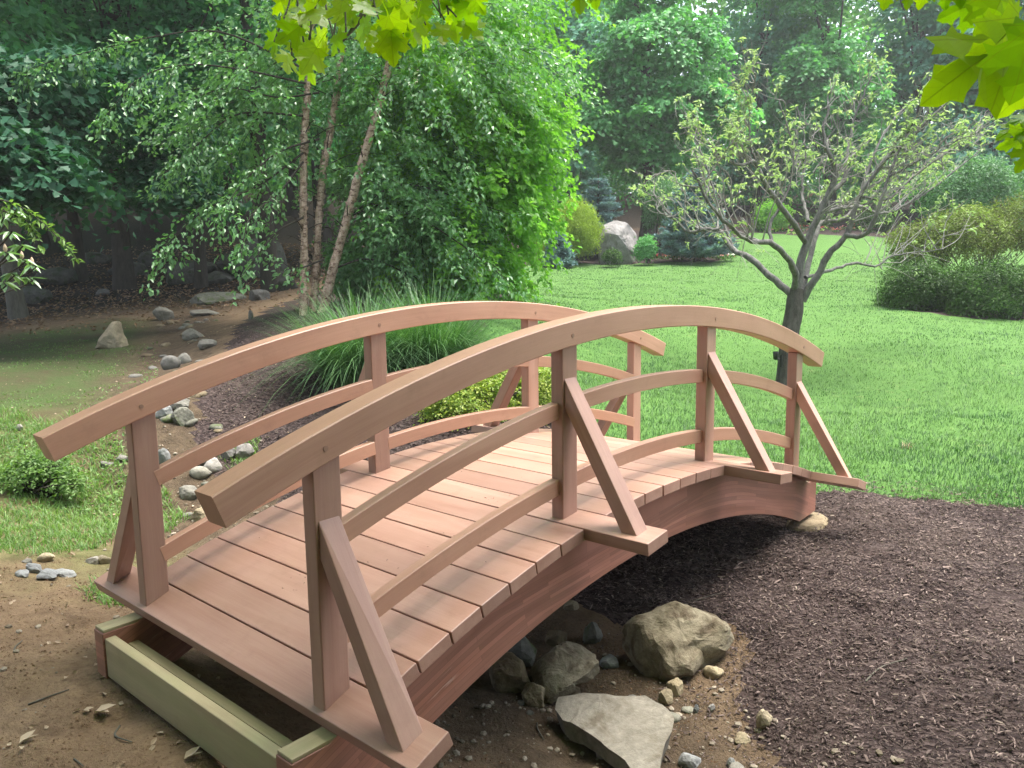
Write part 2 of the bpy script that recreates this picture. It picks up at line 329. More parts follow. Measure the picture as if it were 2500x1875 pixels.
# ------------------------------------------------------------------ the footbridge
RD = 4.979; PXW, PYW = .096, .058; HW = 1.169/2; RB0, RB, RH, RW = .6838, 5.8633, .0993, .0934
def zd(x): return math.sqrt(RD*RD-x*x)-RD
bz = -.62
bridge = thing('footbridge', 'arched mahogany garden footbridge spanning the dry creek', 'footbridge', (0, 0, bz))
def bobj(name, me, parent=None, loc=(0, 0, 0), rot=None, **kw):
    p = parent or bridge; l = (loc[0], loc[1], loc[2]-(bz if p is bridge else 0)); return obj(name, me, p, l, rot, **kw)
def bevel_mesh(name, V, Fc, mat, along, bev=.0035, lam=None):
    bm = bmesh.new(); vs = [bm.verts.new(tuple(v)) for v in V]
    for f in Fc: bm.faces.new([vs[i] for i in f])
    bmesh.ops.recalc_face_normals(bm, faces=bm.faces)
    if bev:
        ed = [e for e in bm.edges if len(e.link_faces) == 2 and e.calc_face_angle(0) > .6]
        bmesh.ops.bevel(bm, geom=ed, offset=bev, segments=2, profile=.5, affect='EDGES')
    me = bpy.data.meshes.new(name); bm.to_mesh(me); bm.free(); me.materials.append(mat)
    C = np.empty(len(me.vertices)*3, np.float32); me.vertices.foreach_get('co', C); C = C.reshape(-1, 3)
    a = me.attributes.new('grain', 'FLOAT_VECTOR', 'POINT'); a.data.foreach_set('vector', np.asarray(along(C), np.float32).ravel())
    if lam is not None:
        a = me.attributes.new('lam', 'FLOAT_VECTOR', 'POINT'); a.data.foreach_set('vector', np.asarray(lam(C), np.float32).ravel())
    return me
BOXF = [(0, 1, 3, 2), (4, 6, 7, 5), (0, 4, 5, 1), (2, 3, 7, 6), (0, 2, 6, 4), (1, 5, 7, 3)]
def boxv(sx, sy, sz): return [(x*sx/2, y*sy/2, z*sz/2) for x in (-1, 1) for y in (-1, 1) for z in (-1, 1)]
gY = lambda C: C[:, [1, 0, 2]]; gX = lambda C: C; gZ = lambda C: C[:, [2, 0, 1]]
PT, DL, PWD, GAP = .050, .0300, .1494, .0065
pl_in = bevel_mesh('deck_plank', boxv(PWD-GAP, 1.475, PT), BOXF, WOOD, gY, .003)
pl_out = bevel_mesh('outrigger_plank', boxv(PWD-GAP, 2.045, PT), BOXF, WOOD, gY, .003)
for k in range(-12, 13):
    th = k*DL; r = RD-PT/2; out = k in (-12, -4, 4, 12)
    bobj('outrigger_plank' if out else 'deck_plank', pl_out if out else pl_in, None, (r*math.sin(th), random.uniform(-.002, .002), r*math.cos(th)-RD+random.uniform(-.0008, .0008)), (0, th, 0))
PXS = [-1.755, -.592, .592, 1.755]
def zb(x): return RB0+math.sqrt(RB*RB-x*x)-RB
def arc_mesh(name, x0, x1, R, zc, h, w, mat, n=48, radial=True, bev=.004):
    # bar of depth h above the arc z = zc - R + sqrt(R^2-x^2), width w in y
    V = []; ts = np.linspace(math.asin(x0/R), math.asin(x1/R), n); e = bev
    prof = [(0, -w/2+e), (e, -w/2), (h-e, -w/2), (h, -w/2+e), (h, w/2-e), (h-e, w/2), (e, w/2), (0, w/2-e)]
    G_ = []
    for i, th in enumerate(ts):
        for (a, y) in prof:
            hh = a; V.append(((R+hh)*math.sin(th), y, zc-R+(R+hh)*math.cos(th))); G_.append((th*R, y, hh))
    F4 = []
    for i in range(n-1):
        for j in range(8): F4.append((i*8+j, i*8+(j+1) % 8, (i+1)*8+(j+1) % 8, (i+1)*8+j))
    F8 = [tuple(range(8))[::-1], tuple((n-1)*8+j for j in range(8))]
    # end faces get their own vertices so that their grain reads as end grain
    return mesh(name, V, [np.array(F4), np.array(F8)], mat, {'grain': ('POINT', np.array(G_))})
plug = bpy.data.meshes.new('wood_plug'); bm = bmesh.new(); bmesh.ops.create_cone(bm, cap_ends=True, segments=14, radius1=.0085, radius2=.0085, depth=.004); bm.to_mesh(plug); bm.free(); plug.materials.append(PLUG)
plug.attributes.new('grain', 'FLOAT_VECTOR', 'POINT')
def MR(x, z0): return z0-5.55+math.sqrt(5.55**2-x*x)
for s in (-1, 1):
    yc = s*HW
    rail = bobj('top_rail', arc_mesh('top_rail', -2.082, 2.082, RB, RB0, RH, RW, WOODR), None, (0, yc, 0))
    for x in PXS:
        t_ = RH*.42
        for yy in (-1,):
            bobj('wood_plug', plug, rail, (x*(RB+t_)/RB, yy*(RW/2), zb(x)+t_), (math.pi/2, 0, 0))
    for i, x in enumerate(PXS):
        z0 = zd(abs(x)+PXW/2)-.012; z1 = zb(abs(x))+.012
        hgt = z1-z0
        bobj('post', bevel_mesh('post', boxv(PXW, PYW, hgt), BOXF, WOOD, gZ, .004), None, (x, yc, (z0+z1)/2))
        # brace: a raked bar from the post's outer face down to the end of the outrigger
        zf = zd(abs(x))+(.0); yo = s*(HW+PYW/2); yf = s*.955; yi = s*.885; sl_ = .075/2
        zt = zf+.564; zi = zf+.45
        rake = -math.copysign(math.asin(abs(x)/RD), x)*0
        Vb = []
        for xx in (-sl_, sl_):
            dz = zd(x+xx)-zd(x)
            Vb += [(xx, yo-x*0, zt), (xx, yf, zf+dz-.004), (xx, yi, zf+dz-.004), (xx, yo, zi)]
        Fb = [(0, 1, 2, 3), (7, 6, 5, 4), (0, 4, 5, 1), (1, 5, 6, 2), (2, 6, 7, 3), (3, 7, 4, 0)]
        dirv = np.array([0, yf-yo, zf-zt]); dirv /= np.linalg.norm(dirv); dq = np.array([0, -dirv[2], dirv[1]])
        bobj('brace', bevel_mesh('brace', Vb, Fb, WOOD, lambda C, a=dirv, b=dq: np.stack([C@a, C@b, C[:, 0]], -1), .003), None, (x, 0, 0))
    for (xa, xb) in zip(PXS[:-1], PXS[1:]):
        for nm, z0 in (('middle_rail', .402), ('lower_rail', .092)):
            bobj(nm, arc_mesh(nm, xa+PXW/2-.006, xb-PXW/2+.006, 5.55, z0, .066, .040, WOODR, 22, True, .003), None, (0, yc+s*(-.010), 0))
    # laminated stringer
    pts = []; n = 60
    for x in np.linspace(-1.835, 1.835, n): pts.append((x, zd(x)-PT/math.sqrt(1-(x/RD)**2)-.002))
    ztop = pts[-1][1]
    pts += [(1.96, ztop), (1.96, -.622)]
    for x in np.linspace(1.70, -1.70, n): pts.append((x, -.30-4.55+math.sqrt(4.55**2-x*x)))
    pts += [(-1.96, -.622), (-1.96, ztop)]
    k = len(pts); V = [(x, -.04, z) for x, z in pts]+[(x, .04, z) for x, z in pts]
    Fs = [tuple(range(k)), tuple(range(2*k-1, k-1, -1))]+[(i, k+i, k+(i+1) % k, (i+1) % k) for i in range(k)]
    def arcg(C): return np.stack([np.arctan2(C[:, 0], C[:, 2]+RD)*RD, np.hypot(C[:, 0], C[:, 2]+RD), C[:, 1]], -1)
    bobj('stringer', bevel_mesh('stringer', V, Fs, WOODS, arcg, .003, arcg), None, (0, s*.632, 0))
for s in (-1, 1):                                  # treated header timbers between the stringer ends, and the inner cross timbers
    bobj('header_timber', bevel_mesh('header_timber', boxv(.040, 1.18, .155), BOXF, TREAT, gY, .003), None, (s*1.934, 0, -.425-.0775))
    bobj('cross_timber', bevel_mesh('cross_timber', boxv(.040, 1.18, .12), BOXF, TREAT, gY, .003), None, (s*1.850, 0, -.535))
    for yy in (-.632, .632): bobj('shim_board', bevel_mesh('shim_board', boxv(.155, .074, .012), BOXF, TREAT, gX, .002), None, (s*1.878, yy, -.3995))

# ------------------------------------------------------------------ foliage and tree builders
def leafset(P, A, Nn, L, Wd, kind='fold', fold=.18, droop=.12):
    n = len(P); A = nrm(A); B = nrm(np.cross(A, Nn)); Nn = np.cross(B, A)
    L = np.broadcast_to(np.asarray(L, float), (n,))[:, None]; Wd = np.broadcast_to(np.asarray(Wd, float), (n,))[:, None]
    i = np.arange(n)[:, None]
    if kind == 'fold':
        V = np.stack([P, P+A*L*.45+B*Wd/2+Nn*Wd*fold, P+A*L-Nn*L*droop, P+A*L*.45-B*Wd/2+Nn*Wd*fold], 1)
        F = np.concatenate([np.hstack([i*4, i*4+1, i*4+2]), np.hstack([i*4, i*4+2, i*4+3])]); return V.reshape(-1, 3), [F], np.concatenate([i, i])[:, 0]
    if kind == 'oval':
        V = np.stack([P, P+A*L*.28+B*Wd*.46+Nn*Wd*fold, P+A*L*.62+B*Wd*.38+Nn*(Wd*fold*.7-L*droop*.4), P+A*L-Nn*L*droop,
                      P+A*L*.62-B*Wd*.38+Nn*(Wd*fold*.7-L*droop*.4), P+A*L*.28-B*Wd*.46+Nn*Wd*fold], 1)
        F = np.concatenate([np.hstack([i*6, i*6+1, i*6+2, i*6+3]), np.hstack([i*6, i*6+3, i*6+4, i*6+5])]); return V.reshape(-1, 3), [F], np.concatenate([i, i])[:, 0]
    if kind == 'maple':
        pr = MAPLE5; k = len(pr)
        V = np.stack([P+A*L*a+B*Wd*b+Nn*(Wd*fold*abs(b)-L*droop*a*a) for a, b in pr], 1)
        return V.reshape(-1, 3), [i*k+np.arange(k)[None]], i[:, 0]
MAPLE5 = [(0, 0), (.12, .56), (.38, .28), (.60, .40), (1, 0), (.60, -.40), (.38, -.28), (.12, -.56)]
def leaf_mesh(name, sets, mat, var=None, clumpvar=None):
    V, Fs, vals, off = [], {}, [], 0; order = []
    for st, vv in sets:
        v, F, li = st
        for f in F: order.append((f.shape[1], f+off, vv[li]))
        V.append(v); off += len(v)
    order.sort(key=lambda t: t[0]); F = [o[1] for o in order]; val = np.concatenate([o[2] for o in order])
    return mesh(name, np.concatenate(V), F, mat, {'var': ('FACE', np.clip(val, 0, 1))})
def tube(path, rad, seg=8, amp=0., sc=3., seed=0, cap=True):
    path = np.asarray(path, float); rad = np.asarray(rad, float); n = len(path)
    T = nrm(np.gradient(path, axis=0)); ref = np.array([0, 0, 1.]) if abs(T[0][2]) < .9 else np.array([1., 0, 0])
    B = nrm(np.cross(T, ref)); C = np.cross(B, T); an = np.linspace(0, 2*np.pi, seg, endpoint=False)
    V = path[:, None]+rad[:, None, None]*(np.cos(an)[None, :, None]*B[:, None]+np.sin(an)[None, :, None]*C[:, None])
    V = V.reshape(-1, 3)
    if amp: c = np.repeat(path, seg, 0); V = c+(V-c)*(1+amp*fbm(V, sc, seed, 2))[:, None]
    i, j = np.meshgrid(np.arange(n-1), np.arange(seg), indexing='ij'); a = i*seg+j; b = i*seg+(j+1) % seg
    F = np.stack([a, b, b+seg, a+seg], -1).reshape(-1, 4)
    return V, F
def tubes_mesh(name, ts, mat):
    V, F, o = [], [], 0
    for v, f in ts: V.append(v); F.append(f+o); o += len(v)
    return mesh(name, np.concatenate(V), np.concatenate(F), mat, None, True)
def curve(pts, n=12):
    pts = np.asarray(pts, float); k = len(pts)
    if k < 3: return pts[0]+(pts[-1]-pts[0])*np.linspace(0, 1, n)[:, None]
    P = np.vstack([2*pts[0]-pts[1], pts, 2*pts[-1]-pts[-2]]); out = []
    for u in np.linspace(0, k-1-1e-6, n):
        i = int(u); t = u-i; p0, p1, p2, p3 = P[i], P[i+1], P[i+2], P[i+3]
        out.append(.5*((2*p1)+(p2-p0)*t+(2*p0-5*p1+4*p2-p3)*t*t+(3*p1-p0-3*p2+p3)*t**3))
    return np.array(out)
def clumps(rs, c, rad, n, shell=.55, lo=-1.):
    d = nrm(rs.normal(size=(n*3, 3))); d = d[d[:, 2] > lo][:n]
    r = (shell+(1-shell)*rs.rand(len(d)))*(1+.22*vnoise(d*3+c, 1, 5)); return np.asarray(c)+d*np.asarray(rad)*r[:, None], d
def clump_leaves(rs, cen, out, per, crad, L, Wd, kind='fold', flat=.28, up=.75, droop=.35, jit=.45, vspread=.25):
    n = len(cen); m = nrm(out*(1-up)+np.array([0, 0, up])+rs.normal(size=(n, 3))*.12)
    idx = np.repeat(np.arange(n), per); k = len(idx); cs = crad*(.6+.8*rs.rand(n))
    off = rs.normal(size=(k, 3))*.5; mm = m[idx]; h = (off*mm).sum(-1, keepdims=True); pl = off-h*mm
    P = cen[idx]+(pl+mm*(h*flat)-mm*(pl**2).sum(-1, keepdims=True)*.35)*cs[idx][:, None]
    A = nrm(pl)+rs.normal(size=(k, 3))*.5+np.array([0, 0, -droop])
    Nn = mm+rs.normal(size=(k, 3))*jit; l = L*(.65+.6*rs.rand(k))
    cv = rs.rand(n); var = .5+(cv[idx]-.5)*.7+(rs.rand(k)-.5)*2*vspread
    return leafset(P, A, Nn, l, l*Wd/L, kind), var
def limbs(rs, root, cen, r0, n, frac=(.2, .8)):
    ts = []
    for c in cen[rs.permutation(len(cen))[:n]]:
        b = root[int(len(root)*rs.uniform(*frac))]; mid = (b+c)/2+np.array([0, 0, .08*np.linalg.norm(c-b)])+rs.normal(size=3)*.1
        p = curve([b, mid, c], 7); ts.append(tube(p, np.linspace(r0, r0*.2, 7), 6))
    return ts
def tree(name, label, base, top, r, crowns, leafm, barkm, seed, leaf=(.16, .13), per=90, kind='fold', group=None, nl=14, lean=0., cat='tree', sink=.15, flat=.28, crad=.9, fork=None, up=.75):
    rs = np.random.RandomState(seed); base = np.asarray(base, float); t = thing(name, label, cat, base, group)
    top = np.asarray(top, float)-base
    pa = curve([(0, 0, -sink), top*.3+rs.normal(size=3)*(.05, .05, 0), top*.65+rs.normal(size=3)*(.1, .1, 0), top], 16)
    ra = r*(.45*np.exp(-np.linspace(0, 12, 16))+np.linspace(1, .3, 16))
    obj('trunk', tubes_mesh('trunk', [tube(pa, ra, 14, .12, 5, seed)], barkm), t)
    sets, allc = [], []
    for (c, rad, n, shell) in crowns:
        cen, d = clumps(rs, np.asarray(c)-base, rad, n, shell); allc.append(cen); sets.append(clump_leaves(rs, cen, d, per, crad, leaf[0], leaf[1], kind, flat, up))
    allc = np.concatenate(allc)
    for lt in limbs(rs, pa, allc, r*.26, nl, (.3, .95)): obj('limb', tubes_mesh('limb', [lt], barkm), t)
    cr = obj('crown', leaf_mesh('crown', sets, leafm), t); cr['kind'] = 'stuff'
    return t

# ------------------------------------------------------------------ leaf and bark materials
L_BIRCH = leaf_mat('birch_leaf', (0.085, 0.213, 0.088), (0.171, 0.342, 0.128), .36, .36, .8)
L_BRIGHT = leaf_mat('bright_leaf', (.115, .285, .038), (.235, .440, .070), .50, .45, .5)
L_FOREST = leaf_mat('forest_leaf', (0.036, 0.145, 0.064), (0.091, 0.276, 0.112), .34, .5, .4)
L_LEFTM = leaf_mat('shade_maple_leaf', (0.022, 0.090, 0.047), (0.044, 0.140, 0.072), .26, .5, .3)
L_FARB = leaf_mat('far_wood_leaf', (0.072, 0.216, 0.048), (0.154, 0.348, 0.083), .42, .5, .3)
L_MAPLE = leaf_mat('mid_maple_leaf', (0.069, 0.234, 0.082), (0.137, 0.370, 0.127), .38, .45, .4)
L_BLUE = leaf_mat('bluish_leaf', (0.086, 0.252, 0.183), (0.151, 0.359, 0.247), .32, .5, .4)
L_APPLE = leaf_mat('apple_leaf', (.220, .330, .150), (.410, .500, .310), .30, .55, .35)
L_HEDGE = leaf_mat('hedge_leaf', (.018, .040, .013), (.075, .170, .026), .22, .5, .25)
L_AZA = leaf_mat('azalea_leaf', (.066, .062, .025), (.205, .305, .050), .26, .5, .25)
L_PALE = leaf_mat('pale_shrub_leaf', (0.068, 0.170, 0.069), (0.124, 0.260, 0.115), .3, .5, .4)
L_GOLD = leaf_mat('gold_leaf', (.160, .245, .026), (.320, .420, .055), .3, .55, .3)
L_SPIR = leaf_mat('spirea_leaf', (.130, .230, .030), (.360, .400, .080), .32, .5, .4)
L_SPRUCE = leaf_mat('spruce_needle', (.095, .185, .200), (.250, .370, .410), .12, .6, .3)
L_GRASS = leaf_mat('lawn_blade', (.028, .086, .030), (.118, .196, .082), .30, .5, .35)
L_MISC = leaf_mat('miscanthus_blade', (.030, .098, .034), (.110, .220, .080), .28, .5, .35)
L_RHODO = leaf_mat('rhododendron_leaf', (.095, .190, .085), (.165, .280, .130), .25, .35, .6)
L_WEED = leaf_mat('weed_leaf', (.070, .145, .040), (.165, .265, .080), .34, .5, .35)
L_DRY = leaf_mat('dry_leaf', (.20, .125, .075), (.42, .34, .26), .1, .8, .2, 1.)
CHIP = leaf_mat('mulch_chip', (.024, .015, .014), (.240, .182, .162), 0., .85, .25, 1.)
CHIP_P = leaf_mat('pale_chip', (.15, .115, .09), (.36, .30, .25), 0., .8, .25, 1.)
CRUMB = leaf_mat('dirt_crumb', (.085, .050, .028), (.24, .16, .10), 0., .95, .15, 1.)
PETAL_R = leaf_mat('red_petal', (.42, .045, .060), (.60, .13, .13), .2, .6, .2, 1.)
PETAL_P = leaf_mat('pink_petal', (.65, .20, .26), (.8, .4, .42), .2, .6, .2, 1.)
BUD = leaf_mat('rhododendron_bud', (.55, .42, .30), (.6, .45, .36), .1, .6, .2, 1.)
PETAL_W = leaf_mat('white_petal', (.70, .66, .64), (.82, .80, .78), .2, .6, .2, 1.)
B_DARK = bark_mat('dark_bark', (.022, .020, .017), (.068, .060, .048))
B_GREY = bark_mat('grey_bark', (.055, .052, .042), (.145, .140, .115))
B_TWIG = bark_mat('apple_twig_bark', (.13, .127, .115), (.37, .36, .335), (16, 16, 6), .3)
B_APPLET = bark_mat('apple_trunk_bark', (.026, .024, .020), (.120, .114, .098), (14, 14, 5), .7)
B_APPLE = bark_mat('apple_bark', (.040, .040, .037), (.240, .236, .222), (16, 16, 6), .6)
B_BIRCH = bark_mat('birch_bark', (.27, .165, .115), (.66, .54, .44), (15, 15, 9), .9, (.105, .060, .040))
B_TAN = bark_mat('pale_bark', (.30, .24, .18), (.50, .42, .33), (9, 9, 5), .6)
METAL = bpy.data.materials.new('black_metal'); finish(nodes(METAL), (.012, .012, .013), .45, spec=.5)

# ------------------------------------------------------------------ overhanging maple in front (its trunk stands behind the viewpoint)
HALF = [(-.05, .10), (-.15, .24), (-.03, .26), (-.02, .40), (.10, .31), (.20, .25), (.29, .42), (.27, .55), (.41, .48), (.56, .60), (.56, .45), (.66, .38), (.57, .29), (.51, .15), (.65, .19), (.71, .28), (.79, .16), (.89, .13)]
L_FRONT = bpy.data.materials.new('front_maple_leaf'); t = nodes(L_FRONT)
lv = attr(t, 'lv', True); sx = t.nodes.new('ShaderNodeSeparateXYZ'); t.links.new(lv, sx.inputs[0])
def mth(t, op, a, b=None):
    n = t.nodes.new('ShaderNodeMath'); n.operation = op
    for k, v in enumerate((a, b)):
        if v is None: continue
        if hasattr(v, 'is_linked'): t.links.new(v, n.inputs[k])
        else: n.inputs[k].default_value = v
    return n.outputs[0]
ang = mth(t, 'ARCTAN2', sx.outputs[1], mth(t, 'ADD', sx.outputs[0], .03)); pp = mth(t, 'PINGPONG', ang, .36)
rr = mth(t, 'SQRT', mth(t, 'ADD', mth(t, 'MULTIPLY', sx.outputs[0], sx.outputs[0]), mth(t, 'MULTIPLY', sx.outputs[1], sx.outputs[1])))
vein = mth(t, 'LESS_THAN', mth(t, 'MULTIPLY', pp, rr), .008)
sec = mth(t, 'LESS_THAN', mth(t, 'PINGPONG', mth(t, 'ADD', rr, mth(t, 'MULTIPLY', pp, -.8)), .055), .004)
oi = t.nodes.new('ShaderNodeObjectInfo'); bl = noise(t, lv, 9, 4, .6)
base = mixc(t, oi.outputs['Random'], (.095, .235, .010), (.190, .335, .014)); base = mixc(t, mth(t, 'MULTIPLY', bl, .5), base, (.105, .20, .008))
base = mixc(t, mth(t, 'MULTIPLY', vein, .5), base, (.10, .16, .02)); base = mixc(t, mth(t, 'MULTIPLY', sec, .22), base, (.09, .16, .02))
b = N(t, 'BsdfPrincipled', Roughness=.42); b.inputs['Specular IOR Level'].default_value = .4; t.links.new(base, b.inputs['Base Color'])
tr = N(t, 'BsdfTranslucent'); t.links.new(mixc(t, 1., base, (2.9, 2.5, .3), 'MULTIPLY'), tr.inputs[0]); mx = N(t, 'MixShader'); mx.inputs[0].default_value = .56
t.links.new(b.outputs[0], mx.inputs[1]); t.links.new(tr.outputs[0], mx.inputs[2]); o_ = N(t, 'OutputMaterial'); t.links.new(mx.outputs[0], o_.inputs[0])
def maple_leaf(seed):
    rs = np.random.RandomState(seed); V, Fs = [], []
    mid = [(0, 0), (.17, 0), (.34, 0), (.51, 0), (.75, 0), (1, 0)]
    cur = rs.uniform(.08, .42); fold = rs.uniform(.02, .42)
    def z(a, b): return -cur*a*a-fold*abs(b)*.6+.03*math.sin(7*a+3*b+seed)
    idx = {}
    def vid(a, b):
        k = (round(a, 4), round(b, 4))
        if k not in idx: idx[k] = len(V); V.append((a, b, z(a, b)))
        return idx[k]
    faces = []
    for s in (1, -1):
        H_ = [(a+rs.uniform(-.012, .012), b*s*rs.uniform(.94, 1.06)) for a, b in HALF]
        groups = [([0, 1, 2, 3, 4, 5], 0, 1), ([5, 6, 7, 8, 9, 10, 11, 12, 13], 1, 3), ([13, 14, 15, 16, 17], 3, 5)]
        for g, m0, m1 in groups:
            f = [vid(*mid[m]) for m in range(m1, m0-1, -1)]+[vid(*H_[i]) for i in g]
            if g[0] == 13: f = [vid(*mid[4]), vid(*mid[3])]+[vid(*H_[i]) for i in g]+[vid(*mid[5])]
            faces.append(f if s > 0 else f[::-1])
    # petiole
    p = [(-.55, .012, -.10), (-.55, -.012, -.10), (.02, -.010, .004), (.02, .010, .004)]; o = len(V); V += p; faces.append([o, o+1, o+2, o+3])
    me = bpy.data.meshes.new('leaf'); me.from_pydata(V, [], faces); me.materials.append(L_FRONT)
    a = me.attributes.new('lv', 'FLOAT_VECTOR', 'POINT'); a.data.foreach_set('vector', np.array([(x, y, 0) for x, y, _ in V], np.float32).ravel()); return me
LEAVES = [maple_leaf(k) for k in range(6)]
mb = np.array([-6.4, -4.2, h1(-6.4, -4.2)])
maple = thing('maple_tree', 'maple tree whose bright yellow-green leafy twigs hang into the top of the view', 'tree', mb)
mp = curve([(0, 0, -.2), (.05, .1, 1.2), (.1, 0, 2.6), (.3, .2, 4.6), (.5, .5, 7.5)], 16)
obj('trunk', tubes_mesh('trunk', [tube(mp, np.linspace(.24, .1, 16), 14, .1, 4, 3)], B_GREY), maple)
def put_leaf(par, P, A, Nn, L):
    A = Vector(A).normalized(); Nn = Vector(Nn); B = Nn.cross(A).normalized(); Nn = A.cross(B)
    o = bpy.data.objects.new('leaf', LEAVES[random.randrange(6)]); COL.objects.link(o); o.parent = par
    m = Matrix.Identity(4)
    for i in range(3): m[i][0] = A[i]; m[i][1] = B[i]; m[i][2] = Nn[i]; m[i][3] = P[i]
    o.matrix_local = m @ Matrix.Scale(L, 4); return o
rs = np.random.RandomState(21)
def local(P): return np.asarray(P)-mb
def bough(pts, r):
    p = curve([local(q) for q in pts], 20); return tube(p, np.linspace(r, .003, 20), 6)
b1 = [mp[9]+mb, np.array([-4.2, -2.6, 3.3]), np.array([-2.2, -.9, 2.9]), at(880, -160, 2.9), at(790, 20, 2.75), at(740, 90, 2.7)]
bt = [bough(b1, .05), bough([at(880, -160, 2.9), at(930, -60, 2.9), at(985, 25, 2.9)], .006), bough([at(900, -180, 2.85), at(740, -60, 2.6), at(640, 70, 2.55), at(630, 120, 2.55)], .006), bough([at(820, -60, 2.8), at(850, 20, 2.75), at(860, 60, 2.7)], .005)]
for q in range(16):
    x0 = rs.uniform(620, 1000); bt.append(bough([at(x0+rs.uniform(-60, 60), -140, 2.75), at(x0, -20, 2.7), at(x0+rs.uniform(-40, 40), min(100, np.interp(x0, [585, 640, 700, 800, 900, 1040], [70, 120, 95, 98, 60, 20]))-10, 2.65)], .0035))
br1 = obj('branch', tubes_mesh('branch', bt, B_GREY), maple)
cx = [585, 610, 650, 700, 760, 800, 850, 900, 960, 1010, 1040]; cyy = [70, 118, 135, 95, 105, 98, 62, 62, 55, 45, 20]
toc = -FW
k = 0
while k < 92:
    X = rs.uniform(585, 1035); Yc = np.interp(X, cx, cyy); Y = Yc-(rs.rand()**1.15)*(Yc+110)
    D = rs.uniform(2.35, 3.1); P = local(at(X, Y, D)); a = rs.normal()*.55
    A = -UP*math.cos(a)+RT*math.sin(a)+FW*rs.normal()*.35; Nn = toc*rs.choice([1., -1.])*rs.uniform(.3, 1.)+rs.normal(size=3)*.6+np.array([0, 0, .55])
    put_leaf(br1, P, A, Nn, rs.uniform(.07, .118)); k += 1
b2 = [mp[8]+mb, np.array([-4.6, -4.3, 2.9]), np.array([-2.9, -3.9, 2.2]), at(2420, -150, 1.5), at(2290, 20, 1.5), at(2170, 90, 1.5)]
br2 = obj('branch', tubes_mesh('branch', [bough(b2, .05), bough([at(2420, -150, 1.5), at(2200, -120, 1.5), at(1990, -70, 1.6), at(1950, -50, 1.6)], .004), bough([at(2290, 20, 1.5), at(2260, 200, 1.7), at(2230, 290, 1.9)], .003)], B_GREY), maple)
for X, Y, ax, ay, L, D, nz in [(2178, 88, -1.0, .66, .172, 1.5, .02), (2205, 40, -.7, .9, .12, 1.48, -.4), (2230, 60, -.2, 1, .13, 1.42, .5), (2140, -25, .1, 1, .10, 1.6, .5), (2120, 0, -.9, .35, .085, 1.62, .3), (2180, -40, -.3, 1, .10, 1.5, -.3),
                          (2260, 120, -.5, 1, .12, 1.5, .2), (1925, -52, -.15, 1, .065, 1.6, .2), (1965, -45, .1, 1, .058, 1.6, .3), (2005, -48, -.1, 1, .06, 1.62, -.2), (2040, -45, .2, 1, .058, 1.62, .2), (2075, -60, 0, 1, .07, 1.62, .2), (1250, -48, .1, 1, .10, 2.3, .3), (1275, -62, .35, 1, .10, 2.3, .0),
                          (2222, 268, -.9, .25, .075, 1.9, .9), (2228, 290, -.85, .5, .08, 1.9, -.8), (2230, 318, -.6, .9, .07, 1.9, .7), (2240, 250, -.8, .1, .07, 1.9, .9)]:
    put_leaf(br2 if X > 1500 else br1, local(at(X, Y, D)), RT*ax-UP*ay+FW*rs.normal()*.15, toc+UP*nz+rs.normal(size=3)*.18, L)
# the crown over the near bank: it shades the near end of the bridge
n = 62000; P = np.stack([rs.uniform(-9.5, 1.6, n), rs.uniform(-9, 3.6, n), rs.uniform(2.4, 7.5, n)], -1)
e = ((P[:, 0]+4.0)/4.9)**2+((P[:, 1]+2.2)/5.8)**2+((P[:, 2]-4.6)/3.0)**2; keep = e < 1
P = P[keep]; P = P[vnoise(P, .9, 4) > -.22]; X_, Y_, Z_ = proj(P); P = P[(Z_ < .1) | (Y_ < -150) | (X_ < -250) | (X_ > 2470)]
for gc, gr in ((at(800, 40, 2.75), .42), (at(2150, 60, 1.5), .3)):      # gaps cut sunward through the crown so sun reaches the hanging leaves
    v_ = P-gc; a_ = v_@SUN; P = P[(a_ < 0) | (np.linalg.norm(v_-a_[:, None]*SUN, axis=1) > gr+.04*a_)]
A = rs.normal(size=P.shape)*(1, 1, .4)+(0, 0, -.4); Nn = rs.normal(size=P.shape)*.5+(0, 0, 1)
cw = obj('crown', leaf_mesh('crown', [(leafset(local(P), A, Nn, .16*(.7+.6*rs.rand(len(P))), .13, 'oval'), rs.rand(len(P)))], leaf_mat('maple_crown_leaf', (.085, .19, .015), (.14, .26, .02), .5, .45, .4, 2.)), maple); cw['kind'] = 'stuff'
cc = P[rs.permutation(len(P))[:26]]-mb
obj('limbs', tubes_mesh('limbs', limbs(rs, mp, cc, .07, 26, (.45, .98)), B_GREY), maple)

# ------------------------------------------------------------------ river birch clump
def spray_leaves(rs, S, Dr, ln, per, L, Wd, kind='oval', droop=.45, side=.05, hang=.5):
    n = len(S); idx = np.repeat(np.arange(n), per); k = len(idx); tt = rs.rand(k)**.8
    l = (ln*(.6+.8*rs.rand(n)))[idx][:, None]; d = Dr[idx]
    P = S[idx]+d*l*tt[:, None]+np.array([0, 0, -1.])*l*droop*(tt**2)[:, None]
    lat = nrm(np.cross(d, np.array([0, 0, 1.])))*rs.choice([-1, 1], k)[:, None]
    P = P+lat*side*rs.rand(k)[:, None]+rs.normal(size=(k, 3))*.035
    A = d*.6+lat*.7+np.array([0, 0, -hang])+rs.normal(size=(k, 3))*.4
    Nn = np.array([0, 0, 1.])+rs.normal(size=(k, 3))*.45+lat*.2
    le = L*(.7+.55*rs.rand(k)); cv = rs.rand(n)
    return leafset(P, A, Nn, le, le*Wd/L, kind), .5+(cv[idx]-.5)*.5+(rs.rand(k)-.5)*.6
